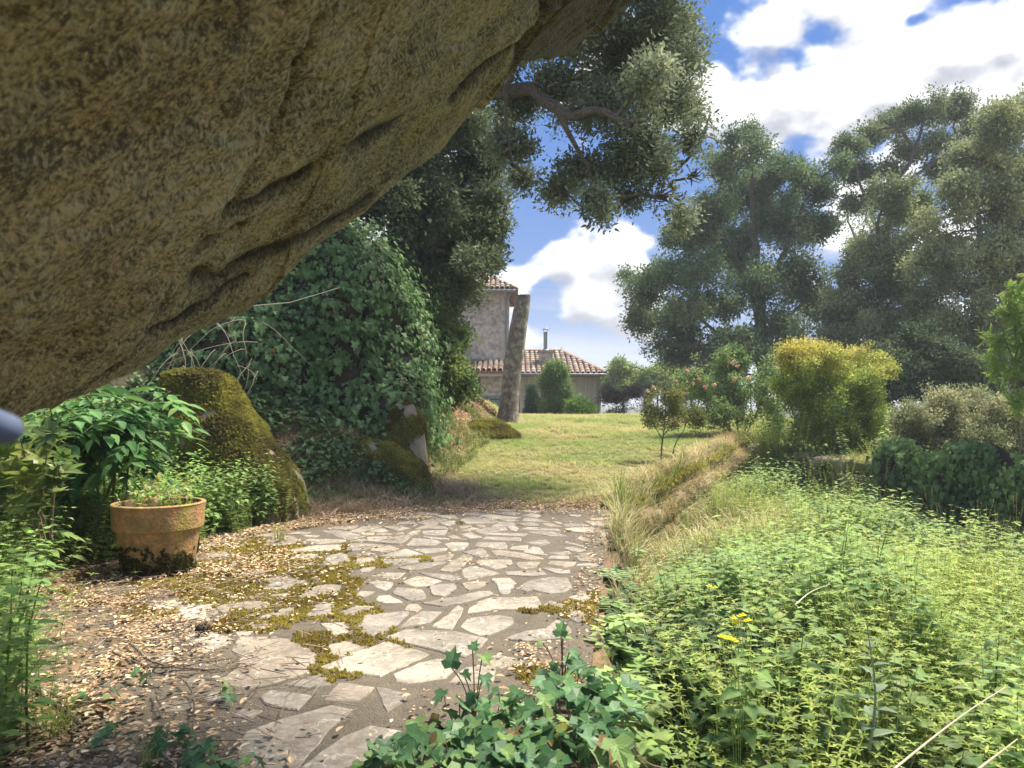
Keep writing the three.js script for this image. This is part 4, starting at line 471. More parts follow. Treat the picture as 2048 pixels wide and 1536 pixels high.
// ---------------------------------------------------------------- garden bushes on the right
const petal = (mb, c, R, r, col) => { for (let k = 0; k < 14; k++) { const d = randDir(r, 0.5), q = 0.5 + 0.5 * r(); mb.leaf(c.clone().addScaledVector(d, R * 0.25), d.clone().add(randDir(r).multiplyScalar(0.5)), randDir(r), R * (0.7 + r() * 0.5), [[0, 0], [0.42, 0.4], [0.4, 0.8], [0, 1]], 0.3, 0.5, col.map((x) => x * (0.8 + q * 0.35))); } };
{
  const rose = tree({ name: 'rose_bush', label: 'leafy rose bush with pink and peach blooms above the corner of the garden wall', category: 'bush', limbs: [[path(16.4, 1478, 885, 1470, 800, 1455, 735), 0.025, 0.01], [path(16.4, 1475, 885, 1430, 820, 1390, 765), 0.02, 0.008], [path(16.4, 1485, 885, 1520, 810, 1540, 745), 0.02, 0.008], [path(16.2, 1472, 885, 1450, 840, 1415, 800), 0.018, 0.008], [path(16.6, 1480, 885, 1500, 830, 1500, 770), 0.02, 0.008], [path(16.3, 1490, 885, 1540, 845, 1570, 810), 0.018, 0.008]], blobs: [[1390, 755, 34], [1440, 735, 40], [1490, 740, 42], [1535, 760, 38], [1420, 790, 40], [1470, 790, 46], [1520, 805, 42], [1560, 800, 36], [1365, 775, 26], [1450, 835, 34], [1500, 845, 34], [1410, 830, 26], [1545, 840, 28], [1340, 745, 20], [1470, 712, 20], [1530, 728, 20], [1395, 725, 16], [1570, 770, 26]].map(([x, y, q], k) => blob(x, y, 16.4 + (k % 3 - 1) * 0.4, q, 0.9)), kinds: CL.shrub, mat: M.leaf, density: 900, seed: 51, gaps: -0.02, size: 0.85, hair: 14, twigR: 0.01, bark: [0.2, 0.17, 0.1], col: [[0.13, 0.22, 0.075], [0.27, 0.36, 0.14]] });
  const r = rng(52); for (const [x, y, k] of [[1375, 742, 0], [1297, 782, 1], [1308, 776, 1], [1352, 764, 1], [1386, 768, 1], [1398, 760, 0], [1475, 733, 0], [1466, 726, 0], [1470, 758, 0], [1498, 758, 2], [1552, 728, 2], [1525, 745, 0], [1410, 775, 0], [1372, 788, 1], [1428, 770, 1], [1545, 770, 0], [1585, 795, 0]]) { const m = new MB(); petal(m, at(x, y, 15.9), 0.042, r, [[0.5, 0.25, 0.22], [0.55, 0.38, 0.24], [0.55, 0.26, 0.14]][k]); part('bloom', m.build(), M.leaf, rose); }
  const warm = (y0, y1, low, high) => (p, q) => { const h = sstep(y0, y1, p.y + n3(p.x * 2, p.y * 2, p.z * 2) * 0.5 + (q() - 0.5) * 0.3); return tint(mixc(low, high, h), 0.8 + q() * 0.4); };
  const D = 14, yT = at(0, 700, D).y, yB = at(0, 850, D).y;
  tree({ name: 'golden_bush', label: 'big golden-orange tipped bush spilling over the garden wall', category: 'bush', limbs: [[path(14.2, 1640, 900, 1640, 800, 1630, 720), 0.04, 0.015], [path(14.2, 1645, 900, 1700, 820, 1730, 750), 0.03, 0.01]], blobs: [[1600, 725, 40], [1650, 728, 42], [1705, 742, 42], [1745, 755, 34], [1580, 765, 30], [1630, 775, 50], [1690, 790, 52], [1740, 800, 40], [1620, 830, 44], [1680, 850, 56], [1740, 860, 50], [1770, 880, 36], [1720, 905, 50], [1650, 880, 36], [1600, 800, 30], [1575, 705, 16], [1620, 700, 14], [1760, 725, 14], [1780, 740, 12], [1750, 930, 34], [1700, 940, 30], [1790, 910, 22]].map(([x, y, q], k) => blob(x, y, 14 + (k % 3 - 1) * 0.3, q * 1.1, 0.95)), kinds: CL.fine, mat: M.leaf, density: 1178, seed: 53, gaps: -0.22, size: 0.85, hair: 14, twigR: 0.01, colour: warm(yB + 0.6, yT + 0.2, [0.25, 0.34, 0.075], [0.52, 0.47, 0.125]) });
  tree({ name: 'grey_green_shrub', label: 'broad rounded grey-green shrub with upright dry tips along the garden wall', category: 'shrub', limbs: [[path(12.6, 1880, 960, 1880, 880, 1890, 820), 0.03, 0.012], [path(12.6, 1890, 960, 1960, 880, 2000, 830), 0.03, 0.01]], blobs: [[1830, 830, 46], [1880, 815, 46], [1940, 815, 50], [2000, 830, 50], [1820, 880, 44], [1880, 870, 56], [1950, 870, 60], [2020, 880, 56], [1840, 925, 34], [1900, 900, 40], [2060, 850, 50], [1970, 905, 34], [1800, 850, 24], [1850, 930, 34], [1920, 928, 40], [1990, 930, 40], [2050, 925, 44], [1780, 905, 26]].map(([x, y, q], k) => blob(x, y, 12.6 + (k % 3 - 1) * 0.3, q * 0.95, 0.85)), kinds: CL.fine, mat: M.leaf, density: 1178, seed: 54, gaps: -0.3, size: 0.8, hair: 17, twigR: 0.008, bark: [0.28, 0.22, 0.13], colour: (p, q) => tint(mixc([0.19, 0.23, 0.115], [0.34, 0.35, 0.2], clamp(0.5 + n3(p.x * 1.5, p.y * 1.5, p.z * 1.5) * 1.2)), 0.75 + q() * 0.5) });
  // two slim garden saplings at the wall top
  const sap = (base, tops, blobs, label, seed) => tree({ name: 'garden_sapling', label, category: 'sapling', group: 'saplings on the wall top', limbs: tops, blobs, kinds: CL.fine, mat: M.leaf, density: 988, seed, gaps: -0.05, size: 0.72, hair: 15, twigR: 0.007, bark: [0.2, 0.17, 0.13], col: [[0.135, 0.168, 0.046], [0.297, 0.308, 0.103]] });
  sap(0, [[path(12.4, 1322, 932, 1324, 890, 1330, 850, 1332, 800), 0.016, 0.006], [path(12.4, 1325, 880, 1305, 840, 1298, 800), 0.009, 0.004], [path(12.4, 1327, 870, 1355, 840, 1370, 810), 0.008, 0.004]], [[1320, 800, 24], [1300, 815, 20], [1340, 790, 24], [1345, 825, 24], [1320, 835, 22], [1300, 840, 14], [1330, 775, 14]].map(([x, y, q]) => blob(x, y, 12.4, q, 0.9)), 'slim leafy sapling with a thin straight stem on the mossy wall top', 55);
  sap(0, [[path(13.2, 1345, 908, 1352, 885, 1370, 855, 1375, 820), 0.012, 0.005]], [[1370, 820, 22], [1390, 830, 20], [1375, 845, 22], [1355, 850, 16], [1400, 845, 12], [1385, 805, 14]].map(([x, y, q]) => blob(x, y, 13.2, q, 0.9)), 'smaller leaning sapling behind the straight one on the wall top', 56);
  // feathery ash at the right edge
  const fr = (() => { const mb = new MB(), q = rng(61); for (let f = 0; f < 5; f++) { const d = randDir(q, 0.3), up = V(0, 1, 0), L = 0.3, pts = [0, 0.35, 0.7, 1].map((t) => d.clone().multiplyScalar(L * t).add(V(0, -0.09 * t * t, 0))); mb.strip(pts, 0.006, d.clone().cross(up).normalize(), [0.8, 0.9, 0.6]); for (let k = 1; k <= 5; k++) for (const s of [-1, 1]) { const p = d.clone().multiplyScalar(L * k / 5.5).add(V(0, -0.09 * (k / 5.5) ** 2, 0)), sd = d.clone().cross(up).normalize().multiplyScalar(s); mb.leaf(p, sd.add(d.clone().multiplyScalar(0.7)).add(V(0, -0.2, 0)), up, 0.1, LANCE.map(([x, y]) => [x * 1.3, y]), 0.15, 0.25, [0.85 + q() * 0.3, 0.9 + q() * 0.25, 0.8]); } } return mb.build(); })();
  tree({ name: 'ash_sapling', label: 'bright green feathery ash sapling at the right edge of the garden', category: 'sapling', limbs: [[path(11, 2040, 900, 2035, 760, 2030, 640, 2030, 560), 0.02, 0.006], [path(11, 2035, 740, 2010, 680, 2000, 640), 0.01, 0.004], [path(11, 2036, 780, 2070, 700, 2080, 640), 0.01, 0.004]], blobs: [[2030, 590, 26], [2010, 630, 32], [2045, 640, 34], [1995, 680, 26], [2030, 690, 36], [2010, 740, 30], [2045, 750, 34], [2030, 800, 28], [2070, 690, 34], [2055, 560, 20]].map(([x, y, q]) => blob(x, y, 11, q, 1)), kinds: [fr], mat: M.leaf, density: 361, seed: 57, gaps: -0.2, size: 0.62, hair: 13, twigR: 0.006, bark: [0.2, 0.22, 0.12], col: [[0.15, 0.24, 0.06], [0.26, 0.36, 0.1]] });
}
// ---------------------------------------------------------------- garden retaining walls of rough stones
{
  const wallThing = (name, label, line, rows, bottom, top, seed, keep, mossy) => {
    const t = thing(name, label, 'wall'), r = rng(seed); let L = 0; const seg = [];
    for (let k = 0; k + 1 < line.length; k++) { const d = Math.hypot(line[k + 1][0] - line[k][0], line[k + 1][1] - line[k][1]); seg.push([L, d]); L += d; }
    const where = (s) => { let k = seg.length - 1; while (k && seg[k][0] > s) k--; const f = (s - seg[k][0]) / seg[k][1], a = line[k], b = line[k + 1]; return [lerp(a[0], b[0], f), lerp(a[1], b[1], f), Math.atan2(-(b[1] - a[1]), b[0] - a[0])]; };
    const core = new MB(); for (let s = 0; s < L - 0.3; s += 0.3) { const [x, z, a] = where(s + 0.15), y0 = bottom(x, z), y1 = top(x, z); core.box(V(x, (y0 + y1) / 2 - 0.04, z), V(0.36, y1 - y0, 0.2), a); } part('wall_core', core.build(), std({ color: rgb(0.08, 0.065, 0.045) }), t);
    const forms = [0, 1, 2, 3, 4].map((k) => { const g = new THREE.IcosahedronGeometry(0.5, 2), p = g.attributes.position; for (let i = 0; i < p.count; i++) { const x = p.getX(i), y = p.getY(i), z = p.getZ(i), m = Math.max(Math.abs(x), Math.abs(y), Math.abs(z)), q = lerp(1, 0.5 / m * 0.9, 0.6) * (1 + 0.16 * n3(x * 3 + k * 5, y * 3, z * 3)); p.setXYZ(i, x * q, y * q, z * q); } const w = mergeVertices(g.deleteAttribute('uv').deleteAttribute('normal')); w.computeVertexNormals(); return w; });
    const mats = [[0.2, 0.17, 0.12], [0.15, 0.12, 0.075], [0.25, 0.21, 0.15], mossy].map((c) => std({ color: rgb(...c), roughness: 0.95 }));
    for (let row = 0; row < rows; row++) for (let s = r() * 0.2; s < L; ) { const w = 0.22 + r() * 0.3, [x, z, a] = where(Math.min(L - 0.01, s + w / 2)), y0 = bottom(x, z), y1 = top(x, z), h = (y1 - y0) / rows; if (keep(x, z, row)) { const m = part('stone', forms[Math.floor(r() * 5)], mats[Math.floor(r() * mats.length)], t); m.position.set(x - Math.sin(a) * 0.0, y0 + (row + 0.5) * h, z); m.rotation.set((r() - 0.5) * 0.1, a, (r() - 0.5) * 0.12); m.scale.set(w * 1.04, h * (1.02 + r() * 0.12), 0.42 + r() * 0.12); } s += w; }
    return t;
  };
  wallThing('garden_wall', 'low rough stone wall that holds up the garden behind the weeds, under the rose and golden bushes', WALL.slice(0, 5), 4, (x, z) => lowerG(x, z) - 0.05, (x, z) => upper(x - 0.3, z) + 0.02, 91, () => true, [0.13, 0.12, 0.04]);
  const side = []; for (let d = 8.8; d < 15.9; d += 1) side.push([edgeX(-d) + 0.12, -d]); side.push([4.66, -15.85]);
  wallThing('lawn_edge_wall', 'mossy tumbled stone edge between the lawn and the sunken weeds', side, 3, (x, z) => lowerG(x, z) - 0.05, (x, z) => upper(x - 0.4, z) - 0.16, 92, () => true, [0.2, 0.15, 0.04]);
}

// ---------------------------------------------------------------- ivy
const ivyShape = [[0, 0], [0.3, -0.1], [0.52, 0.2], [0.27, 0.34], [0.4, 0.66], [0.15, 0.62], [0, 1]];
function ivyLeaf(wx = 1, fold = 0.2, droop = 0.2, c = [1, 1, 1], seed = 1) { // lies with its base at the origin, pointing along +z, face up
  const mb = new MB(), r = rng(seed), P = (x, y) => { const k = 1 + (r() - 0.5) * 0.12; return V(x * wx * k, Math.abs(x) * fold - y * y * droop + (r() - 0.5) * 0.04, y * k); };
  const cen = mb.v(P(0, 0.3).setY(-0.02), c.map((q) => q * 1.15), [0.5, 0.3]), R = ivyShape.map(([x, y]) => mb.v(P(x, y), c, [0.5 + x, y])), L = ivyShape.map(([x, y], k) => (k === 0 || k === 6) ? R[k] : mb.v(P(-x, y), c, [0.5 - x, y]));
  for (let k = 0; k < 6; k++) { mb.tri(cen, R[k + 1], R[k]); mb.tri(cen, L[k], L[k + 1]); }
  return mb.build();
}
const IVY = [1, 2, 3].map((s) => ivyLeaf(0.95, 0.15 + s * 0.05, 0.15, [1, 1, 1], s));
// leaves hanging like shingles on a surface, tips down
function hangLeaf(p, n, r, s) { const down = V((r() - 0.5) * 0.9, -1, (r() - 0.5) * 0.4), z = down.addScaledVector(n, -down.dot(n)).normalize(), y = n.clone().add(V((r() - 0.5), r() * 0.9, (r() - 0.5)).multiplyScalar(0.75)).normalize(), x = y.clone().cross(z).normalize(); z.copy(x).cross(y); return new THREE.Matrix4().makeBasis(x, y, z).scale(V(s, s, s)).setPosition(p); }
function ivySheet(name, label, geo, n, seed, size, cols, core, extra) {
  const t = thing(name, label, 'ivy'), r = rng(seed), ms = [[], [], []], cs = [[], [], []];
  part('stems', geo, std({ color: rgb(0.045, 0.04, 0.025) }), t);
  sampleSurface(geo, n, r, (p, nn) => { if (core && !core(p, nn)) return; const k = Math.floor(r() * 3), out = 0.02 + 0.22 * r() * r() + 0.35 * Math.pow(r(), 9) + 0.3 * Math.max(0, n3(p.x * 1.9, p.y * 1.9, p.z * 1.9)) * r(); ms[k].push(hangLeaf(p.clone().addScaledVector(nn, out), nn, r, size * (0.45 + r() * r() * 1.1))); const q = clamp(0.45 + n3(p.x * 1.3, p.y * 1.3, p.z * 1.3) * 0.8 + (r() - 0.5) * 0.7); cs[k].push(r() < 0.012 ? tint([0.25, 0.18, 0.07], 1) : tint(mixc(cols[0], cols[1], q), 0.8 + r() * 0.4)); });
  IVY.forEach((g, k) => instances('leaves', g, M.gloss, ms[k], cs[k], t));
  if (extra) extra(t, r);
  return t;
}
{
  const lump = (p, n) => [1, 1, 1];
  const g = loftRock([[-0.206, -6.24, -1.3, -10.45, -13.5], [0.515, -6.24, -1.352, -10.4, -13.5], [1.03, -6.136, -1.3728, -10.35, -13.4], [1.751, -5.928, -1.56, -10.45, -13.3], [2.472, -5.616, -1.7888, -10.55, -13.1], [3.0385, -5.2, -1.976, -10.75, -12.9], [3.4505, -4.68, -2.236, -10.95, -12.7], [3.708, -4.16, -2.6, -11.15, -12.5], [3.8625, -3.744, -3.016, -11.45, -12.3]], 0.5, 44, lump, 110, 70, 0.85);
  ivySheet('ivy_bank', 'great mound of dark green ivy covering the bank left of the oaks', g, 56000, 71, 0.1, [[0.075, 0.15, 0.055], [0.17, 0.28, 0.105]], (p) => p.z > -12.4 && n3(p.x * 2.4, p.y * 2.4, p.z * 2.4) + 0.5 * n3(p.x * 6, p.y * 6, p.z * 6) > -0.38, (t, r) => {
    const mb = new MB(); for (let k = 0; k < 30; k++) { const b = at(330 + r() * 210, 625 + r() * 130, 9.5 - r() * 0.5), pts = [b]; let d = V((r() - 0.5) * 1.6, (r() - 0.4) * 1.2, 0.4); for (let j = 0; j < 7; j++) { d.y -= 0.16; d.x += (r() - 0.5) * 0.6; pts.push(pts[j].clone().addScaledVector(d, 0.11)); } mb.tube(new THREE.CatmullRomCurve3(pts).getPoints(12), (f) => lerp(0.006, 0.002, f), 4, mixc([0.2, 0.16, 0.11], [0.34, 0.29, 0.21], r()), false); }
    mb.tube(path([9.2, 9.4], 500, 612, 580, 605, 680, 575), 0.005, 4, [0.35, 0.35, 0.25]);
    const ms = [], cs = []; for (let k = 0; k < 17000; k++) { const x = -6.2 + r() * 5.1, z = -7.6 - r() * 3.6; if (x > -1.2 - 0.2 * r() || n3(x * 1.7, 4, z * 1.7) < -0.25 || (z > -9.2 && x > -2) || (z > -8.7 && x > -3.4)) continue; ms.push(placed(V(x, height(x, z) + 0.03 + r() * 0.16, z), 0.2 + r() * 0.6, r() * 6.28, (r() - 0.5) * 0.8, 0.05 + r() * 0.04)); cs.push(tint(mixc([0.07, 0.13, 0.05], [0.16, 0.25, 0.09], r()), 1)); } instances('leaves', IVY[1], M.gloss, ms, cs, t);
    part('bare_twigs', mb.build(), M.wood, t, 'stuff'); });
  const sheet = (line, y0, y1, thick) => { const mb = new MB(), rows = []; for (let j = 0; j <= 14; j++) { const row = []; for (let i = 0; i <= 40; i++) { const f = i / 40 * (line.length - 1), k = Math.min(line.length - 2, Math.floor(f)), u = f - k, x = lerp(line[k][0], line[k + 1][0], u), z = lerp(line[k][1], line[k + 1][1], u), y = lerp(y0, y1 + 0.35 * n3(x * 1.7, 3, z * 1.7), j / 14); row.push(mb.v(V(x - thick * 0.7 * (1 - j / 28) + n3(x * 2, y * 2, z * 2) * 0.12, y, z + thick * 0.7 * (1 - j / 28)))); } rows.push(row); } for (let j = 0; j < 14; j++) for (let i = 0; i < 40; i++) mb.quad(rows[j][i], rows[j][i + 1], rows[j + 1][i + 1], rows[j + 1][i]); return mb.build(true); };
  ivySheet('wall_ivy', 'dark ivy hanging over the garden wall below the grey-green shrub', sheet([[6.0, -12.2], [6.6, -11.3], [7.0, -10.2], [7.3, -9.0]], -1.25, 0.55, 0.3), 17000, 72, 0.095, [[0.05, 0.1, 0.035], [0.13, 0.22, 0.075]], (p) => n3(p.x * 2, p.y * 2, p.z * 2) > -0.5);
  // ivy on the oak stem
  const st = new MB(); st.tube(path([12.8, 13.2], 795, 700, 798, 600, 802, 480, 812, 380), 0.24, 14); st.tube(path([13.1, 13.6], 842, 690, 836, 560, 848, 430), 0.1, 10);
  ivySheet('stem_ivy', 'ivy climbing the stem of the dark oak', st.build(true), 2600, 73, 0.085, [[0.025, 0.05, 0.028], [0.06, 0.095, 0.05]]);
}

// ---------------------------------------------------------------- terracotta pot
{
  const c = onGround(314, 1144), k = 4.98 / 4.6, pot = thing('terracotta_pot', 'large weathered terracotta flower pot with a thick rim, standing on the paving', 'flower pot', [c.x, 0, c.z - 0.02]);
  const s = -c.z / F, R0 = 88 * s, R1 = 83 * s, R2 = 77 * s, Rb = 66 * s, H = 138 * s * 1.0, hr = 52 * s, prof = [[0, 0.002], [Rb - 0.012, 0.002], [Rb, 0.012], [lerp(Rb, R2, 0.5), (H - hr) * 0.5], [R2, H - hr - 0.012], [R2 + 0.003, H - hr], [R1 - 0.002, H - hr + 0.004], [R1 + 0.004, H - hr + 0.014], [R0 - 0.004, H - 0.014], [R0, H - 0.006], [R0 - 0.006, H], [R0 - 0.03, H + 0.001], [R0 - 0.036, H - 0.006], [R0 - 0.046, H - 0.1], [R0 - 0.05, H - 0.13]].map(([x, y]) => new THREE.Vector2(x, y));
  const fine = new THREE.SplineCurve ? [] : 0, pr = []; for (let i = 0; i + 1 < prof.length; i++) for (let t = 0; t < 4; t++) pr.push(prof[i].clone().lerp(prof[i + 1], t / 4)); pr.push(prof[prof.length - 1]);
  const g = new THREE.LatheGeometry(pr, 96), p = g.attributes.position, col = new Float32Array(p.count * 3), uv = g.attributes.uv;
  for (let i = 0; i < p.count; i++) {
    const x = p.getX(i), y = p.getY(i), z = p.getZ(i), a = Math.atan2(z, x), n = fbm(x * 5, y * 5, z * 5, 4), n2 = fbm(x * 14 + 3, y * 14, z * 14, 4), out = Math.hypot(x, z) > R0 - 0.034 || y < H - 0.05;
    let q = mixc([0.38, 0.2, 0.075], [0.46, 0.3, 0.13], clamp(0.5 + n * 1.5)); q = mixc(q, [0.26, 0.19, 0.07], sstep(-0.1, 0.35, n2 + 0.12)); q = mixc(q, [0.33, 0.27, 0.06], sstep(0.15, 0.35, n + 0.15 * Math.sin(a * 2 + 0.6)) * 0.8);
    const low = sstep(H * 0.42, H * 0.08, y + n2 * 0.18); q = mixc(q, [0.075, 0.068, 0.026], clamp(low * (0.75 + n2 * 1.8))); if (Math.hypot(x, z) < R0 - 0.033 && y > H - 0.14) q = [0.16, 0.1, 0.055];
    col.set(q, i * 3); uv.setXY(i, a * R0, y);
  }
  g.setAttribute('color', new THREE.BufferAttribute(col, 3));
  const mp = std({ vertexColors: true, roughness: 0.92, map: texture(512, (u, v) => { const k2 = tfbm(u, v, 24, 5, 4), sp = tn(u, v, 90, 12); return mixc([0.62, 0.6, 0.56], [1.1, 1.1, 1.08], clamp(k2 * 1.5 - 0.25)).map((w) => sp > 0.94 ? w * 0.45 : w); }, 0.4), bumpMap: M.stoneBump, bumpScale: 0.006 });
  part('pot_body', g, mp, pot);
  const soil = new THREE.CircleGeometry(R0 - 0.046, 48, 0, 6.283).rotateX(-Math.PI / 2).translate(0, H - 0.075, 0); const so = new THREE.PlaneGeometry(1, 1, 1, 1); part('soil', soil, std({ color: rgb(0.1, 0.075, 0.05), bumpMap: M.stoneBump, bumpScale: 0.03 }), pot);
  // moss on the pot's foot
  const r = rng(81), ms = [], cs = []; for (let k = 0; k < 1500; k++) { const a = r() * 6.283, y = H * (0.02 + 0.42 * Math.pow(r(), 1.2)), Rr = lerp(Rb, R2, y / (H - hr)), x = Math.cos(a) * Rr, z = Math.sin(a) * Rr; if (fbm(x * 7, y * 7, z * 7, 3) + 0.18 - y / H * 0.75 + 0.2 * Math.cos(a - 1.3) < 0.06) continue; ms.push(along(V(x, y, z), V(Math.cos(a), 0.2, Math.sin(a)), r() * 6, 0.45 + r() * 0.4)); cs.push(tint([0.07, 0.068, 0.02], 0.6 + r() * 0.8)); } instances('moss', mossTuft, M.leaf, ms, cs, pot);
  // weeds growing in it
  const w = thing('pot_weeds', 'pale wispy weeds and seedlings growing in the terracotta pot', 'weeds', [c.x, H - 0.075, c.z - 0.02]); const mb = new MB();
  for (let k = 0; k < 90; k++) { const a = r() * 6.283, q = Math.sqrt(r()) * (R0 - 0.07), b = V(Math.cos(a) * q, 0, Math.sin(a) * q), h = 0.09 + r() * 0.19, d = V((r() - 0.5) * 0.12, h, (r() - 0.5) * 0.12), cc = r() < 0.3 ? [0.4, 0.33, 0.2] : [0.3, 0.38, 0.1]; mb.strip([b, b.clone().addScaledVector(d, 0.5).add(V((r() - 0.5) * 0.02, 0, 0)), b.clone().add(d)], 0.004, V(1, 0, 0.3).normalize(), cc); const nl = 2 + Math.floor(r() * 4); for (let j = 0; j < nl; j++) { const f = 0.3 + 0.7 * (j + 1) / nl; mb.leaf(b.clone().addScaledVector(d, f), randDir(r, 0.3), UPV, 0.028 + r() * 0.026, OVATE, 0.2, 0.3, cc.map((x) => x * (0.8 + r() * 0.6))); } }
  part('leaves', mb.build(), M.leaf, w, 'stuff');
}

// ---------------------------------------------------------------- elder bush behind the pot: every compound leaf a part
const compound = (seed, pairs, L, wide = 1) => { const mb = new MB(), r = rng(seed), bend = 0.25 + r() * 0.25, pos = (t) => V(0, -bend * L * t * t, L * t); mb.strip([0, 0.35, 0.7, 1].map(pos), 0.008, V(1, 0, 0), [0.9, 1, 0.6]); for (let k = 0; k < pairs; k++) for (const s of [-1, 1]) { const t = 0.4 + 0.5 * k / pairs; mb.leaf(pos(t), V(s, -0.15, 0.55 + k * 0.15), UPV, L * 0.42 * (0.85 + r() * 0.25), OVATE.map(([x, y]) => [x * 0.85 * wide, y]), 0.18, 0.22, [0.9 + r() * 0.2, 0.9 + r() * 0.2, 0.9]); } mb.leaf(pos(1), V(0, -0.35, 1), UPV, L * 0.46, OVATE.map(([x, y]) => [x * 0.85 * wide, y]), 0.18, 0.25, [1, 1, 1]); return mb.build(); };
{
  const r = rng(101), el = thing('elder_bush', 'leafy elder bush with large divided leaves under the boulder, behind the pot', 'bush'), forms = [1, 2, 3, 4].map((s) => compound(s, 2 + (s % 2), 0.3)), tones = [[0.08, 0.19, 0.055], [0.11, 0.24, 0.07], [0.06, 0.15, 0.05], [0.15, 0.28, 0.08]].map((c) => leafy({ color: rgb(...c), transmission: 0.35, clearcoat: 0.2, clearcoatRoughness: 0.4 }));
  const mb = new MB(), tips = [];
  for (let k = 0; k < 15; k++) { const b = at(70 + r() * 190, 1060, 5.9 + r() * 0.7), top = at(20 + (k / 14) * 310 + (r() - 0.5) * 40, 760 + (k / 14) * 10 + r() * 110, 5.2 + r() * 0.9), m = b.clone().lerp(top, 0.55).add(V(0, 0.25, -0.1)), c = new THREE.CatmullRomCurve3([b.setY(height(b.x, b.z)), m, top]); mb.tube(c.getPoints(14), (f) => lerp(0.012, 0.005, f), 6, [0.16, 0.17, 0.09]); for (let q = 0; q < 15; q++) tips.push([c.getPoint(0.38 + 0.62 * q / 14), c.getTangent(0.5)]); }
  part('stems', mb.build(true), M.wood, el);
  tips.forEach(([p, t], k) => { const m = part('leaf', forms[Math.floor(r() * 4)], tones[Math.floor(r() * 4)], el); m.position.copy(p); const f = V(0.35, 0, 0.8); m.rotation.set(-0.1 + (r() - 0.3) * 0.8, Math.atan2(f.x, f.z) + (r() - 0.5) * 4.2, (r() - 0.5) * 0.6, 'YXZ'); const s = 0.75 + r() * 0.55; m.scale.set(s, s, s); });
  // paler evergreen leaves at the left edge
  const lau = thing('pale_leaved_shrub', 'shrub with glossy yellow-green leaf whorls at the left edge below the boulder', 'shrub'), wh = (() => { const m = new MB(), q = rng(7); for (let k = 0; k < 7; k++) { const a = k / 7 * 6.283; m.leaf(V(0, 0, 0), V(Math.cos(a), 0.35 + q() * 0.5, Math.sin(a)), UPV, 0.1 + q() * 0.04, OVATE.map(([x, y]) => [x * 0.8, y]), 0.15, 0.3, [0.9 + q() * 0.25, 0.9 + q() * 0.2, 0.8]); } return m.build(); })();
  const sm = new MB(); const cols = [[0.13, 0.19, 0.045], [0.19, 0.24, 0.06], [0.08, 0.14, 0.04]].map((c) => leafy({ color: rgb(...c), clearcoat: 0.3, clearcoatRoughness: 0.3 }));
  for (let k = 0; k < 62; k++) { const p = at(-20 + r() * 150, 850 + r() * 170, 4.4 + r() * 0.5), m = part('leaf_whorl', wh, cols[Math.floor(r() * 3)], lau); m.position.copy(p); m.rotation.set((r() - 0.5) * 1.2 + 0.3, r() * 6, (r() - 0.5) * 1.2); const s = 0.6 + r() * 0.5; m.scale.set(s, s, s); if (k % 4 === 0) { const b = at(20 + r() * 90, 1080, 4.9); sm.tube(new THREE.CatmullRomCurve3([b, b.clone().lerp(p, 0.5).add(V(0, 0.1, 0)), p]).getPoints(8), (f) => lerp(0.008, 0.003, f), 5, [0.17, 0.16, 0.09]); } }
  part('stems', sm.build(true), M.wood, lau);
}

// ---------------------------------------------------------------- herbs, grasses, litter
function nettle(seed, top = 1) { const mb = new MB(), r = rng(seed), lean = V((r() - 0.5) * 0.25, 1, (r() - 0.5) * 0.25), pos = (t) => V(lean.x * t * t, t, lean.z * t * t); mb.strip([0, 0.35, 0.7, 1].map(pos), 0.012, V(1, 0, 0), [0.7, 0.75, 0.6]); mb.strip([0, 0.35, 0.7, 1].map(pos), 0.012, V(0, 0, 1), [0.7, 0.75, 0.6]); const N = 13; for (let k = 0; k < N; k++) { const t = 0.18 + 0.82 * k / (N - 1), a0 = (k % 2) * Math.PI / 2 + r() * 0.5, L = 0.082 * (k > N - 3 ? 0.55 : 1) * (0.85 + r() * 0.4); for (const s of [0, Math.PI]) { const a = a0 + s, d = V(Math.cos(a), 0.25 - 0.1 * r() + (k === N - 1 ? 0.5 : 0), Math.sin(a)); mb.leaf(pos(t).addScaledVector(d, 0.03), d, UPV, L, NETTLE, 0.2, 0.5, k >= N - 2 ? [1.3, 1.25, 0.95] : [0.9 + r() * 0.2, 0.9 + r() * 0.2, 0.95]); } } return mb.build(); }
function cleavers(seed) { const mb = new MB(), r = rng(seed); for (let k = 0; k < 11; k++) { const b = V((r() - 0.5) * 0.25, 0, (r() - 0.5) * 0.25), d = V((r() - 0.5) * 0.5, 0.55 + r() * 0.45, (r() - 0.5) * 0.5), pos = (t) => b.clone().addScaledVector(d, t).add(V(d.x * t * t * 0.6, -0.12 * t * t, d.z * t * t * 0.6)); mb.strip([0, 0.4, 0.75, 1].map(pos), 0.005, V(r() - 0.5, 0, r() - 0.5).normalize(), [0.9, 0.95, 0.7]); for (let q = 0; q < 10; q++) { const t = 0.22 + q * 0.08, a0 = r() * 6; for (let s = 0; s < 4; s++) { const a = a0 + s * 1.57; mb.leaf(pos(t), V(Math.cos(a), 0.3, Math.sin(a)), UPV, 0.022 + r() * 0.016, LANCE.map(([x, y]) => [x * 1.4, y]), 0.1, 0.2, [0.9 + r() * 0.25, 0.9 + r() * 0.2, 0.85]); } } } return mb.build(); }
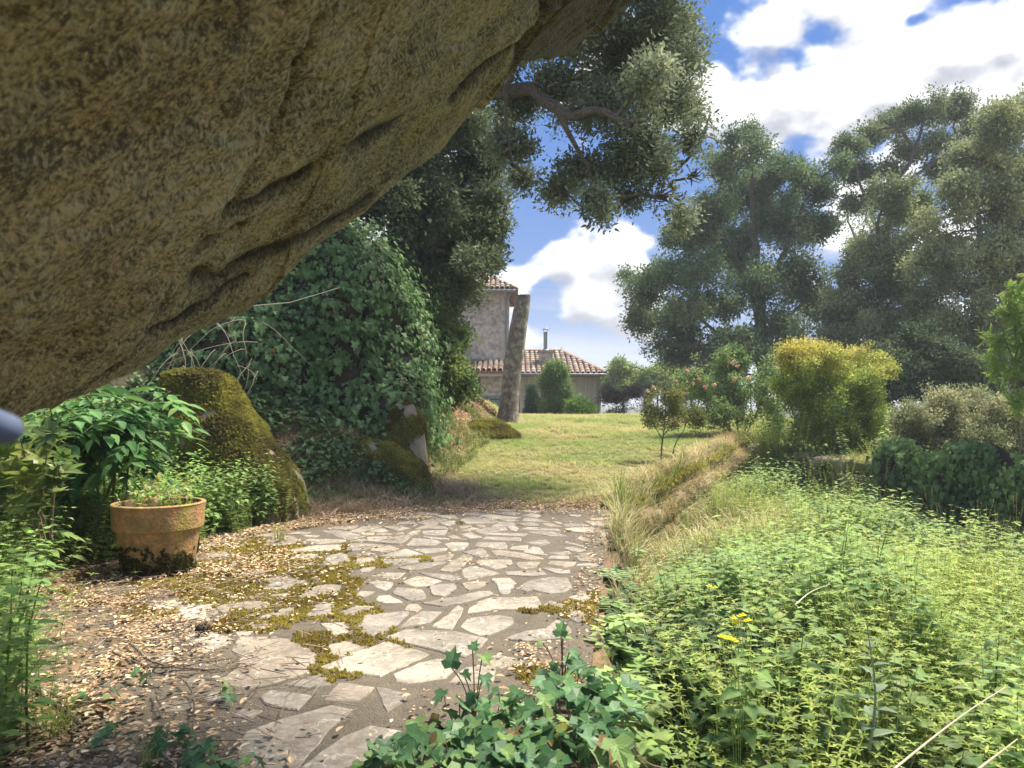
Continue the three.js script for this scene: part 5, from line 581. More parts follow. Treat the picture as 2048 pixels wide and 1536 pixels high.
function tuft(seed, n, h, spread, w, col = [1, 1, 1], bend = 0.5) { const mb = new MB(), r = rng(seed); for (let k = 0; k < n; k++) { const a = r() * 6.283, b = V((r() - 0.5) * spread * 0.5, 0, (r() - 0.5) * spread * 0.5), H = h * (0.5 + r() * 0.6), o = V(Math.cos(a), 0, Math.sin(a)).multiplyScalar(spread * (0.3 + r())), q = 0.75 + r() * 0.5; mb.strip([0, 0.4, 0.75, 1].map((t) => b.clone().add(V(o.x * t * t, H * (t - bend * 0.45 * t * t), o.z * t * t))), w, V(-Math.sin(a), 0, Math.cos(a)), (f) => col.map((x) => x * q * (0.8 + 0.3 * f))); } return mb.build(); }
function herb(seed, n, h, L, shape = OVATE) { const mb = new MB(), r = rng(seed); for (let k = 0; k < n; k++) { const a = r() * 6.283, d = V(Math.cos(a) * (0.3 + r() * 0.5), 0.5 + r() * 0.6, Math.sin(a) * (0.3 + r() * 0.5)).multiplyScalar(h * (0.5 + r() * 0.5)), q = 0.8 + r() * 0.4; mb.strip([V(0, 0, 0), d.clone().multiplyScalar(0.5).add(V(0, h * 0.1, 0)), d], 0.006, V(-Math.sin(a), 0, Math.cos(a)), [0.8, 0.85, 0.6]); mb.leaf(d, V(Math.cos(a), 0.1 - r() * 0.3, Math.sin(a)), UPV, L * (0.6 + r() * 0.6), shape, 0.2, 0.35, [q, q, q * 0.9]); } return mb.build(); }
const scatterField = (name, label, category, geos, mat, seed, tries, box, want, size, colour, kind = 'stuff', lift) => {
  const t = thing(name, label, category); t.userData.kind = kind; const r = rng(seed), ms = geos.map(() => []), cs = geos.map(() => []);
  for (let k = 0; k < tries; k++) { const x = lerp(box[0], box[1], r()), z = lerp(box[2], box[3], r()); const w = want(x, z); if (r() > w) continue; const q = Math.floor(r() * geos.length), s = size(x, z, r); ms[q].push(placed(V(x, lift ? lift(x, z, r) : height(x, z) - 0.01, z), (r() - 0.5) * 0.4, r() * 6.283, (r() - 0.5) * 0.4, s)); cs[q].push(colour(x, z, r)); }
  geos.forEach((g, k) => { if (ms[k].length) instances(name === 'weeds' ? 'stems' : 'blades', g, mat, ms[k], cs[k], t); });
  return t;
};
const vary = (a, b, f = 0.8) => (x, z, r) => tint(mixc(a, b, clamp(0.5 + n3(x * f, 3, z * f) * 0.9 + (r() - 0.5) * 0.5)), 0.8 + r() * 0.4);
const g2 = (x, z, cx, cz, sx, sz) => Math.exp(-(((x - cx) / sx) ** 2) - (((z - cz) / sz) ** 2));
const zones = (x, z) => { // how the sunken terrace is overgrown
  const e = x - edgeX(z), d = -z, w = n3(x * 1.1, 9, z * 1.1) * 0.5 + n3(x * 2.7, 4, z * 2.7) * 0.25;
  const dry = Math.max(0.75 * sstep(0.8, 0.3, e + w * 0.5) * sstep(5.6, 7.4, d) * 0.95, g2(x, z, 3.0, -10, 1.3, 1.3), g2(x, z, 2.1, -8.2, 0.7, 1.2), 0.9 * g2(x, z, 3.1, -4.6, 0.6, 1.3), 0.8 * g2(x, z, 4.2, -6.5, 0.8, 1.4), 0.95 * sstep(0.16, 0.38, w) * sstep(0.5, 1, e));
  const net = clamp(Math.max(1.1 * g2(x, z, 1.9, -5.6, 1.0, 1.9), 0.6 * g2(x, z, 1.6, -3.2, 0.7, 0.9), 0.8 * g2(x, z, 4.6, -9.2, 1.3, 1.8), g2(x, z, 3.6, -13, 2, 2), 0.45 * g2(x, z, 0.62, -4.6, 0.35, 1.3)) + w * 0.8);
  const gal = clamp(Math.max(g2(x, z, 3.4, -5.4, 1.4, 2.4), 1.2 * g2(x, z, 0.8, -2.7, 0.6, 1), 0.8 * g2(x, z, 2.6, -2.8, 1, 1), 0.8 * sstep(0.7, 0.2, e), 0.55) - w * 0.8);
  const dr = clamp(dry); return { dry: dr, net: net * (1 - dr), gal: gal * (1 - dr) * (1 - net * 0.75) };
};
const inSunk = (x, z) => sunken(x, z) > 0.06 && Math.hypot(x, z) > 1.95;
const low = (x, z) => (1 - 0.45 * sstep(4.2, 6.4, x) * sstep(-14.5, -11, z)) * (0.9 + 0.7 * n3(x * 0.8, 12, z * 0.8) + 0.5 * n3(x * 2.1, 5, z * 2.1) + 0.45 * sstep(1.3, 0.3, wallSide(x, z)));
const nearEdge = (x, z) => low(x, z) * ( 0.15 + 0.85 * sstep(0.1, 0.6, x - edgeX(z)));
{
  const box = [0, 9, -16, -1.5], nets = [1, 2, 3, 4].map((s) => nettle(s));
  scatterField('weeds', 'dense patch of blue-green nettles filling the sunken terrace beside the paving', 'nettles', nets, M.leaf, 111, 19000, box, (x, z) => inSunk(x, z) ? zones(x, z).net * (z > -8 ? 1 : 0.6) : 0, (x, z, r) => V(1, (0.42 + r() * 0.34) * nearEdge(x, z), 1).multiplyScalar(0.85 + r() * 0.3), vary([0.17, 0.27, 0.105], [0.28, 0.4, 0.14]));
  scatterField('weeds', 'tangled yellow-green cleavers and fine weeds in the sunken terrace', 'weeds', [1, 2, 3].map(cleavers), M.leaf, 112, 18000, box, (x, z) => inSunk(x, z) ? zones(x, z).gal * 0.75 : 0, (x, z, r) => (0.6 + r() * 0.35) * nearEdge(x, z), vary([0.28, 0.38, 0.1], [0.46, 0.54, 0.18]));
  scatterField('weeds', 'low leafy herbs between the taller weeds of the sunken terrace', 'herbs', [1, 2].map((s) => herb(s, 16, 0.4, 0.07)), M.leaf, 113, 5000, box, (x, z) => inSunk(x, z) ? 0.25 + 0.4 * zones(x, z).gal : 0, (x, z, r) => (0.8 + r() * 0.5) * nearEdge(x, z), vary([0.18, 0.28, 0.08], [0.34, 0.43, 0.13]));
  scatterField('dry_grass', 'pale dry long grass along the wall and in patches among the weeds', 'dry grass', [1, 2, 3].map((s) => tuft(s, 16, 0.55, 0.28, 0.006, [1, 1, 1], 0.9)), M.dry, 114, 20000, box, (x, z) => inSunk(x, z) ? zones(x, z).dry * 0.9 + 0.1 * n3(x, 1, z) + 0.04 : 0, (x, z, r) => (0.55 + r() * 0.6) * (1 - 0.4 * sstep(4.5, 6.5, x)) * (1 + 0.5 * g2(x, z, 2.8, -9.6, 1.5, 1.6)), vary([0.44, 0.37, 0.19], [0.64, 0.55, 0.33]));
  scatterField('green_grass', 'long green grass growing through the weeds', 'grass', [4, 5].map((s) => tuft(s, 14, 0.6, 0.2, 0.007, [1, 1, 1], 0.7)), M.leaf, 115, 26000, box, (x, z) => inSunk(x, z) ? 0.25 + 0.25 * zones(x, z).gal + 0.5 * zones(x, z).dry * sstep(0.1, 0.6, n3(x * 1.4, 8, z * 1.4) + 0.3) : 0, (x, z, r) => (0.75 + r() * 0.6) * (z > -6.5 ? nearEdge(x, z) : low(x, z)), vary([0.19, 0.26, 0.06], [0.36, 0.4, 0.12]));
  const seed = (s) => { const mb = new MB(), r = rng(s); for (let k = 0; k < 4; k++) { const d = V((r() - 0.5) * 0.45, 0.75 + r() * 0.35, (r() - 0.5) * 0.45), P = (t) => V(d.x * t * t, d.y * t - 0.06 * t * t, d.z * t * t); mb.strip([0, 0.3, 0.6, 0.85, 1].map(P), 0.0035, V(1, 0, 0.4).normalize(), [0.9, 0.88, 0.7]); for (let q = 0; q < 9; q++) mb.leaf(P(0.8 + q * 0.024), V(r() - 0.5, 0.9, r() - 0.5), V(1, 0, 0), 0.022, LANCE, 0.1, 0.1, [1, 0.95, 0.75]); } return mb.build(); };
  scatterField('seed_grass', 'thin pale grass stalks with seed heads standing above the weeds', 'grass', [31, 32, 33].map(seed), M.dry, 119, 5200, box, (x, z) => inSunk(x, z) ? 0.25 * sstep(-0.2, 0.4, n3(x * 0.9, 15, z * 0.9)) * sstep(0.15, 0.5, x - edgeX(z)) : 0, (x, z, r) => 0.65 + r() * 0.45, vary([0.3, 0.32, 0.12], [0.55, 0.5, 0.28]));
  // mown lawn
  scatterField('lawn_grass', 'short dry-green mown grass of the lawn rising beyond the paving', 'grass', [6, 7, 8].map((s) => tuft(s, 12, 0.075, 0.1, 0.006)), M.leaf, 116, 60000, [-2, 7.5, -25, -8.6], (x, z) => { const d = -z, xb = d < 9.5 ? -0.95 : lerp(-0.95, 0, clamp((d - 9.5) / 10.5)); return sunken(x, z) < 0 && x > xb - 0.5 + n3(x * 2, 1, z * 2) * 0.5 ? sstep(8.5, 9.6, d + n3(x * 2, 4, z * 2) * 0.6) * (0.55 + n3(x * 1.2, 2, z * 1.2) * 0.7) : 0; }, (x, z, r) => (0.7 + r() * 0.6) * (z < -16 ? 1.4 : 1), (x, z, r) => { const k = clamp(0.45 + n3(x * 0.7, 6, z * 0.7) * 1.1 + (r() - 0.5) * 0.6 + (z > -10.5 ? -0.1 : 0)); return tint(mixc([0.46, 0.42, 0.18], [0.25, 0.34, 0.085], k), 0.8 + r() * 0.4); });
  // long dry grass that hangs over the lawn's edge
  scatterField('edge_grass', 'straw-coloured grass leaning over the mossy wall edge of the lawn', 'dry grass', [9, 10].map((s) => tuft(s, 20, 0.4, 0.35, 0.006, [1, 1, 1], 1.1)), M.dry, 117, 8000, [0.6, 5.2, -16.2, -8.4], (x, z) => { const e = x - edgeX(z); return e > -0.45 && e < 0.42 ? 0.55 * sstep(-0.45, -0.05, e) * (0.5 + n3(x * 2, 1, z * 2) + sstep(12.5, 14.5, -z) * 0.7) : 0; }, (x, z, r) => 0.5 + r() * 0.6, vary([0.38, 0.3, 0.14], [0.58, 0.47, 0.25]), 'stuff', (x, z) => Math.max(height(x, z), upper(x, z) - 0.1 - 0.4 * Math.max(0, x - edgeX(z))));
  scatterField('edge_moss', 'golden moss capping the stone edge of the lawn', 'moss', [mossTuft], M.leaf, 118, 16000, [1.0, 4.9, -16, -8.6], (x, z) => { const e = x - edgeX(z); return e > -0.1 && e < 0.3 && n3(x * 1.5, 4, z * 1.5) > -0.2 ? 0.9 : 0; }, (x, z, r) => 2 + r() * 1.4, vary([0.2, 0.19, 0.045], [0.36, 0.31, 0.08]), 'stuff', (x, z) => upper(x - 0.3, z) + 0.04 + 0.04 * n3(x * 4, 2, z * 4));
  // undergrowth left
  const lb = [-5.5, -1.6, -8.6, -2.4], lw = (x, z) => { const d = -z; const l = lerp(-1.55, -2.95, sstep(2.2, 5, d)); const edge = d > 5 ? lerp(-2.95, -2.3, sstep(5.2, 7.4, d)) : l; return Math.hypot(x + 2.37, z + 5.2) < 0.34 ? 0 : sstep(edge + 0.1, edge - 0.35, x + n3(x * 2, 3, z * 2) * 0.3); };
  scatterField('weeds', 'fresh green nettles and herbs crowding behind and beside the terracotta pot', 'weeds', [5, 6].map((s) => nettle(s)), M.leaf, 121, 2600, lb, (x, z) => lw(x, z) * (z < -4.6 ? 0.8 : 0.45), (x, z, r) => V(0.8, 0.3 + r() * 0.4, 0.8), vary([0.14, 0.26, 0.07], [0.24, 0.38, 0.1]));
  scatterField('weeds', 'fine-leaved bright green weeds around the foot of the leaning boulder', 'weeds', [4, 5].map(cleavers), M.leaf, 122, 3000, lb, (x, z) => lw(x, z) * 0.7, (x, z, r) => 0.35 + r() * 0.45, vary([0.16, 0.26, 0.06], [0.3, 0.4, 0.1]));
  scatterField('weeds', 'broad-leaved herbs spreading from the left edge towards the leaf litter', 'herbs', [3, 4].map((s) => herb(s, 16, 0.28, 0.085)), M.leaf, 123, 3000, lb, (x, z) => lw(x + 0.15, z) * 0.55, (x, z, r) => 0.7 + r() * 0.6, vary([0.16, 0.26, 0.08], [0.28, 0.39, 0.12]));
  scatterField('green_grass', 'bright grass tufts at the left edge of the paving', 'grass', [11].map((s) => tuft(s, 22, 0.24, 0.16, 0.006, [1, 1, 1], 0.8)), M.leaf, 124, 600, [-3, -0.6, -8.6, -1.8], (x, z) => g2(x, z, -1.5, -2.85, 0.14, 0.14) + g2(x, z, -1.12, -2.35, 0.1, 0.12) * 0.8 + g2(x, z, -2.4, -7.3, 0.4, 0.5) * 0.2, (x, z, r) => 0.7 + r() * 0.5, vary([0.22, 0.28, 0.05], [0.36, 0.38, 0.09]));
  scatterField('dry_grass', 'dry brushwood and straw at the foot of the low broad rock', 'dry brush', [12, 13].map((s) => tuft(s, 14, 0.2, 0.3, 0.006, [1, 1, 1], 0.9)), M.dry, 125, 2600, [-3.2, -0.4, -10.6, -7.6], (x, z) => g2(x, z, -1.95, -8.7, 0.6, 0.5) + 0.4 * g2(x, z, -0.8, -10, 0.5, 1), (x, z, r) => 0.6 + r() * 0.6, vary([0.36, 0.26, 0.16], [0.58, 0.45, 0.3]));
  scatterField('bank_scrub', 'green weeds growing up the bank below the ivy', 'weeds', [14, 15].map((s) => tuft(s, 14, 0.3, 0.16, 0.009, [1, 1, 1], 0.7)).concat([herb(9, 14, 0.25, 0.06)]), M.leaf, 126, 9000, [-3, 0.4, -20, -8.4], (x, z) => { const d = -z, xb = d < 9.5 ? -0.95 : lerp(-0.95, 0, clamp((d - 9.5) / 10.5)), b = xb - x; return b > 0 && b < 1.4 ? 0.4 * sstep(0.1, 0.4, n3(x * 1.2, 5, z * 1.2) + 0.25) + 0.9 * g2(x, z, -2.4, -8.9, 0.5, 0.7) : 0; }, (x, z, r) => 0.5 + r() * 0.5, vary([0.1, 0.15, 0.04], [0.24, 0.26, 0.08]));
  // dead leaves and moss
  const dead = (s) => { const mb = new MB(), r = rng(s); mb.leaf(V(0, 0, -0.5), V(0, 0, 1), UPV, 1, [[0, 0], [0.18, 0.2], [0.27, 0.5], [0.16, 0.8], [0, 1]], 0.25 + r() * 0.3, -0.15 + r() * 0.5); return mb.build(); };
  const coverMat = null;
  const cover = (x, z) => { const on = inPoly(PAVE, x, z), d = -z, w = n3(x * 1.6, 3, z * 1.6) + 0.5 * n3(x * 4, 1, z * 4);
    if (sunken(x, z) > 0) return 0; if (!on) { if (d > 8.3) { const xb = d < 9.5 ? -0.95 : lerp(-0.95, 0, clamp((d - 9.5) / 10.5)); return d < 9.5 ? sstep(9.5, 8.8, d) : sstep(0, 0.5, xb - x) * 0.7 + 0.03; } return x < 0 ? 0.95 : 0.5; }
    let k = 0.02 + 0.16 * sstep(0.3, 0.6, w); k = Math.max(k, sstep(-0.9, -1.6, x - (d - 3) * -0.28 + w * 0.3) * 0.85, sstep(0.3, 0.08, edgeX(z) - x + w * 0.1) * 0.35 * sstep(2.5, 3.2, d), g2(x, z, -1.75, -5.3, 0.6, 0.8) * 0.8, g2(x, z, 0.12, -2.75, 0.3, 0.3) * 1.1, g2(x, z, 0.16, -3.55, 0.2, 0.25) * 0.7, sstep(8.0, 8.5, d) * 0.6, g2(x, z, -1.4, -7.9, 0.6, 0.4) * 0.8); return k; };
  { // the mould of broken leaves that half buries the stones
    const mb = new MB(), x0 = -4.2, x1 = 1.25, z0 = -8.9, z1 = -1.2, st = 0.05, nx = Math.round((x1 - x0) / st), nz = Math.round((z1 - z0) / st), id = [];
    for (let j = 0; j <= nz; j++) for (let i = 0; i <= nx; i++) { const x = x0 + i * st, z = z0 + j * st, on = inPoly(PAVE, x, z), w = n3(x * 7, 3, z * 7) + 0.6 * n3(x * 17, 5, z * 17), k = cover(x, z); const y = sunken(x, z) > -0.03 ? -0.2 : on ? -0.018 + (k - 0.55) * 0.03 + w * 0.016 : height(x, z) + (k - 0.45) * 0.02 + w * 0.006; id.push(mb.v(V(x, y, z), mixc([0.15, 0.095, 0.05], [0.33, 0.235, 0.13], clamp(0.5 + w * 0.6 + n3(x * 40, 2, z * 40) * 0.6)))); }
    for (let j = 0; j < nz; j++) for (let i = 0; i < nx; i++) { const q = j * (nx + 1) + i; if (sunken(x0 + (i + 1) * st, z0 + (j + 1) * st) > -0.03 || sunken(x0 + (i + 1) * st, z0 + j * st) > -0.03) continue; mb.quad(q, q + nx + 1, q + nx + 2, q + 1); }
    tag(part('leaf_mould', mb.build(true), M.ground), null, null, null, 'structure');
  }
  scatterField('leaf_litter', 'brown and straw-coloured dead oak leaves strewn over the paving and bank', 'dead leaves', [1, 2, 3, 4].map(dead), M.litter, 131, 190000, [-4.4, 1.3, -12, -1.2], (x, z) => cover(x, z) * (inPoly(PAVE, x, z) ? 0.3 + 0.7 * sstep(-0.15, 0.3, n3(x * 2.1, 6, z * 2.1) + 0.5 * n3(x * 5, 6, z * 5)) : 1), (x, z, r) => (0.014 + r() * 0.022) * (r() < 0.4 ? 0.6 : 1) * (z < -5 ? 1.2 : z > -3.4 ? 1.25 : 1), (x, z, r) => { const k = r(); return tint(k < 0.4 ? [0.44, 0.33, 0.19] : k < 0.74 ? [0.36, 0.24, 0.13] : k < 0.86 ? [0.26, 0.16, 0.09] : [0.52, 0.44, 0.31], 0.7 + r() * 0.6); }, 'stuff', (x, z, r) => (inPoly(PAVE, x, z) ? 0.008 : height(x, z)) + 0.004 + r() * 0.016 * cover(x, z));
  scatterField('bank_litter', 'dead leaves covering the bank beneath the oaks beside the lawn', 'dead leaves', [5, 6].map(dead), M.dry, 133, 26000, [-4, 1.2, -22, -11], (x, z) => { const d = -z, xb = lerp(-0.95, 0, clamp((d - 9.5) / 10.5)); return sstep(-0.1, 0.5, xb - x) * 0.9 + 0.02; }, (x, z, r) => 0.05 + r() * 0.05, (x, z, r) => tint(r() < 0.5 ? [0.46, 0.34, 0.2] : [0.28, 0.17, 0.09], 0.7 + r() * 0.6), 'stuff', (x, z, r) => height(x, z) + r() * 0.03);
  scatterField('paving_moss', 'golden-green moss cushions in the joints and between the paving stones', 'moss', [mossTuft], M.leaf, 132, 60000, [-3, 1.3, -8.6, -2], (x, z) => { if (!inPoly(PAVE, x, z)) return 0; const w = n3(x * 2.2, 8, z * 2.2) + 0.5 * n3(x * 6, 3, z * 6); const k = Math.max(g2(x, z, -1.75, -5.3, 0.75, 0.9), g2(x, z, -1.2, -4.5, 0.4, 0.5), g2(x, z, -0.75, -3.7, 0.25, 0.3), 0.7 * g2(x, z, -2, -6.2, 0.6, 0.4), 0.9 * g2(x, z, 0.45, -4.4, 0.15, 0.4), 0.5 * g2(x, z, 0.2, -3.3, 0.2, 0.15)) + w * 0.5; if (k < 0.38) return 0; for (const q of STONES) { let c = false; for (let i = 0, j = q.length - 1; i < q.length; j = i++) if ((q[i].y > -z) !== (q[j].y > -z) && x < (q[j].x - q[i].x) * (-z - q[i].y) / (q[j].y - q[i].y) + q[i].x) c = !c; if (c) return 0; } return 0.95; }, (x, z, r) => 0.55 + r() * 0.4, vary([0.24, 0.175, 0.045], [0.42, 0.33, 0.1], 3), 'stuff', () => -0.006);
}
// ---------------------------------------------------------------- ivy spreading over the near corner: every leaf a part
{
  const veins = (() => { const c = document.createElement('canvas'); c.width = c.height = 256; const x = c.getContext('2d'); x.fillStyle = '#cfd3cb'; x.fillRect(0, 0, 256, 256); for (let k = 0; k < 500; k++) { x.fillStyle = `rgba(${120 + (k * 37) % 90},${140 + (k * 53) % 90},120,0.16)`; x.fillRect((k * 97) % 256, (k * 61) % 256, 10 + k % 9, 8 + k % 7); } x.strokeStyle = '#f6f8ea'; x.lineCap = 'round'; for (const [a, b, w] of [[128, 255, 5], [6, 205, 4], [250, 205, 4], [60, 120, 4], [196, 120, 4], [26, 90, 3], [230, 90, 3]]) { x.lineWidth = w; x.beginPath(); x.moveTo(128, 40); x.lineTo(a, b); x.stroke(); } const t = new THREE.CanvasTexture(c); t.colorSpace = THREE.SRGBColorSpace; t.flipY = false; return t; })();
  const forms = [1, 2, 3, 4, 5, 6].map((s) => ivyLeaf(0.8 + s * 0.06, 0.12 + (s % 3) * 0.12, 0.1 + (s % 4) * 0.1, [1, 1, 1], s + 40)), tones = [[0.12, 0.26, 0.11], [0.17, 0.33, 0.13], [0.08, 0.19, 0.08], [0.26, 0.4, 0.14], [0.16, 0.29, 0.16]].map((c) => leafy({ color: rgb(...c), map: veins, transmission: 0.25, clearcoat: 0.3, clearcoatRoughness: 0.4 })), yellow = leafy({ color: rgb(0.6, 0.55, 0.12), map: veins }), brown = leafy({ color: rgb(0.4, 0.24, 0.12), map: veins });
  const ivy = thing('ground_ivy', 'large-leaved ivy spreading over the near corner of the paving', 'ivy'), r = rng(141), stems = new MB();
  const put = (t, p, s, yaw, pitch, roll, mat, g) => { const m = part('leaf', g ?? forms[Math.floor(r() * 6)], mat ?? tones[Math.floor(r() * 5)], t); m.position.copy(p); m.rotation.set(pitch, yaw, roll, 'YXZ'); m.scale.set(s, s, s); return m; };
  let n = 0; for (let k = 0; k < 4000 && n < 292; k++) { const px = 690 + r() * 580, py = 1330 + r() * 230, lim = px < 880 ? 1525 - (px - 690) * 0.62 : px < 1000 ? 1405 - (px - 880) * 0.05 : px < 1190 ? 1395 - (px - 1000) * 0.32 : 1340 + (px - 1190) * 1.2; if (py < lim + r() * r() * 70) continue; const g = onGround(px, py, 0.05), h = 0.015 + r() * 0.1 + 0.05 * sstep(-0.2, 0.3, g.x), p = g.setY(h); put(ivy, p, 0.055 + r() * 0.05, (r() - 0.5) * 5, 0.25 + r() * 0.45, (r() - 0.5) * 0.7, r() < 0.035 ? brown : null); n++; if (n % 3 === 0) { const q = p.clone().add(V((r() - 0.5) * 0.25, 0, (r() - 0.5) * 0.25)).setY(0.01); stems.tube(new THREE.CatmullRomCurve3([q, q.clone().lerp(p, 0.6).setY(h * 0.4), p]).getPoints(6), 0.0022, 5, [0.22, 0.16, 0.09]); } }
  put(ivy, onGround(1115, 1450, 0.13), 0.06, 0.3, 0.9, 0.1, yellow); put(ivy, onGround(1217, 1505, 0.16), 0.05, 2, 1.2, 0.4, brown);
  part('stems', stems.build(true), M.wood, ivy);
  // two upright shoots
  const shoot = (label, leaves, base) => { const t = thing('ivy_shoot', label, 'ivy', [0, 0, 0], 0), st = new MB(), b = onGround(...base, 0.01), D = -b.z; leaves.forEach(([x, y, s, yaw, pitch, roll, tone]) => { const p = at(x, y, D - 0.02); st.tube(new THREE.CatmullRomCurve3([b, b.clone().lerp(p, 0.55).add(V(0, 0.03, 0)), p]).getPoints(8), 0.0025, 5, [0.2, 0.13, 0.08]); put(t, p, s, yaw, pitch, roll, tones[tone]); }); part('stems', st.build(true), M.wood, t); };
  shoot('upright ivy shoot with a large dark three-pointed leaf, alone above the dead leaves', [[903, 1335, 0.085, 2.9, -1.15, 0.1, 2], [925, 1345, 0.05, 0.8, 0.2, 0.2, 2], [965, 1310, 0.06, 0.6, 0.3, 0, 3], [945, 1300, 0.045, 2.6, -0.8, 0.3, 0], [968, 1350, 0.06, 0.5, 0.8, 0, 4], [950, 1385, 0.05, -0.5, 0.6, 0, 1], [960, 1400, 0.05, 0.9, 0.5, 0.2, 3]], [950, 1440]);
  shoot('ivy shoot with one tall rounded leaf near the edge of the paving', [[1122, 1272, 0.075, 2.9, -1.2, -0.15, 1], [1125, 1275, 0.05, 1.4, -0.2, 0, 3], [1085, 1285, 0.04, -0.9, 0.3, 0, 3], [1140, 1300, 0.055, 0.7, 0.4, 0, 4], [1160, 1330, 0.06, 0.4, 0.5, 0.2, 4], [1110, 1325, 0.05, -0.4, 0.6, 0, 0], [1085, 1340, 0.06, -0.2, 0.6, 0.1, 4], [1145, 1370, 0.07, 0.2, 0.6, 0, 1], [1165, 1345, 0.06, 1, 0.4, 0, 0], [1120, 1370, 0.06, -0.6, 0.6, 0, 1]], [1125, 1385]);
  const lone = thing('ivy_seedlings', 'scattered ivy seedlings among the dead leaves in the lower left corner', 'ivy'); for (const [x, y, n2] of [[455, 1385, 5], [300, 1360, 4], [345, 1490, 9], [400, 1505, 9], [440, 1530, 8], [190, 1400, 5], [490, 1530, 6], [235, 1475, 5]]) for (let k = 0; k < n2; k++) { const g = onGround(x + (r() - 0.5) * 70, y + (r() - 0.5) * 30, 0.03); put(lone, g.setY(0.02 + r() * 0.06), 0.035 + r() * 0.04, (r() - 0.5) * 6, 0.2 + r() * 0.5, (r() - 0.5) * 0.7); }
  // low dark ivy among the weeds and at the terrace edge
  const ms = [[], [], []], cs = [[], [], []], t2 = thing('weed_ivy', 'dark ivy patch among the weeds below the yellow flowers', 'ivy'); for (let k = 0; k < 5200; k++) { const a = r(), [cx, cz, sx, sz] = a < 0.5 ? [1.05, -3.9, 0.35, 0.5] : a < 0.75 ? [0.62, -4.2, 0.16, 1.2] : [4.8, -8.5, 0.9, 1.2], x = cx + (r() + r() - 1) * sx * 1.6, z = cz + (r() + r() - 1) * sz * 1.6; if (!inSunk(x, z)) continue; const q = Math.floor(r() * 3); ms[q].push(placed(V(x, height(x, z) + (0.2 + r() * 0.42) * sstep(0.05, 0.5, x - edgeX(z)), z), 0.2 + r() * 0.6, r() * 6.28, (r() - 0.5) * 0.9, 0.04 + r() * 0.035)); cs[q].push(tint(mixc([0.03, 0.07, 0.03], [0.08, 0.14, 0.05], r()), 1)); } IVY.forEach((g, k) => instances('leaves', g, M.gloss, ms[k], cs[k], t2));
}
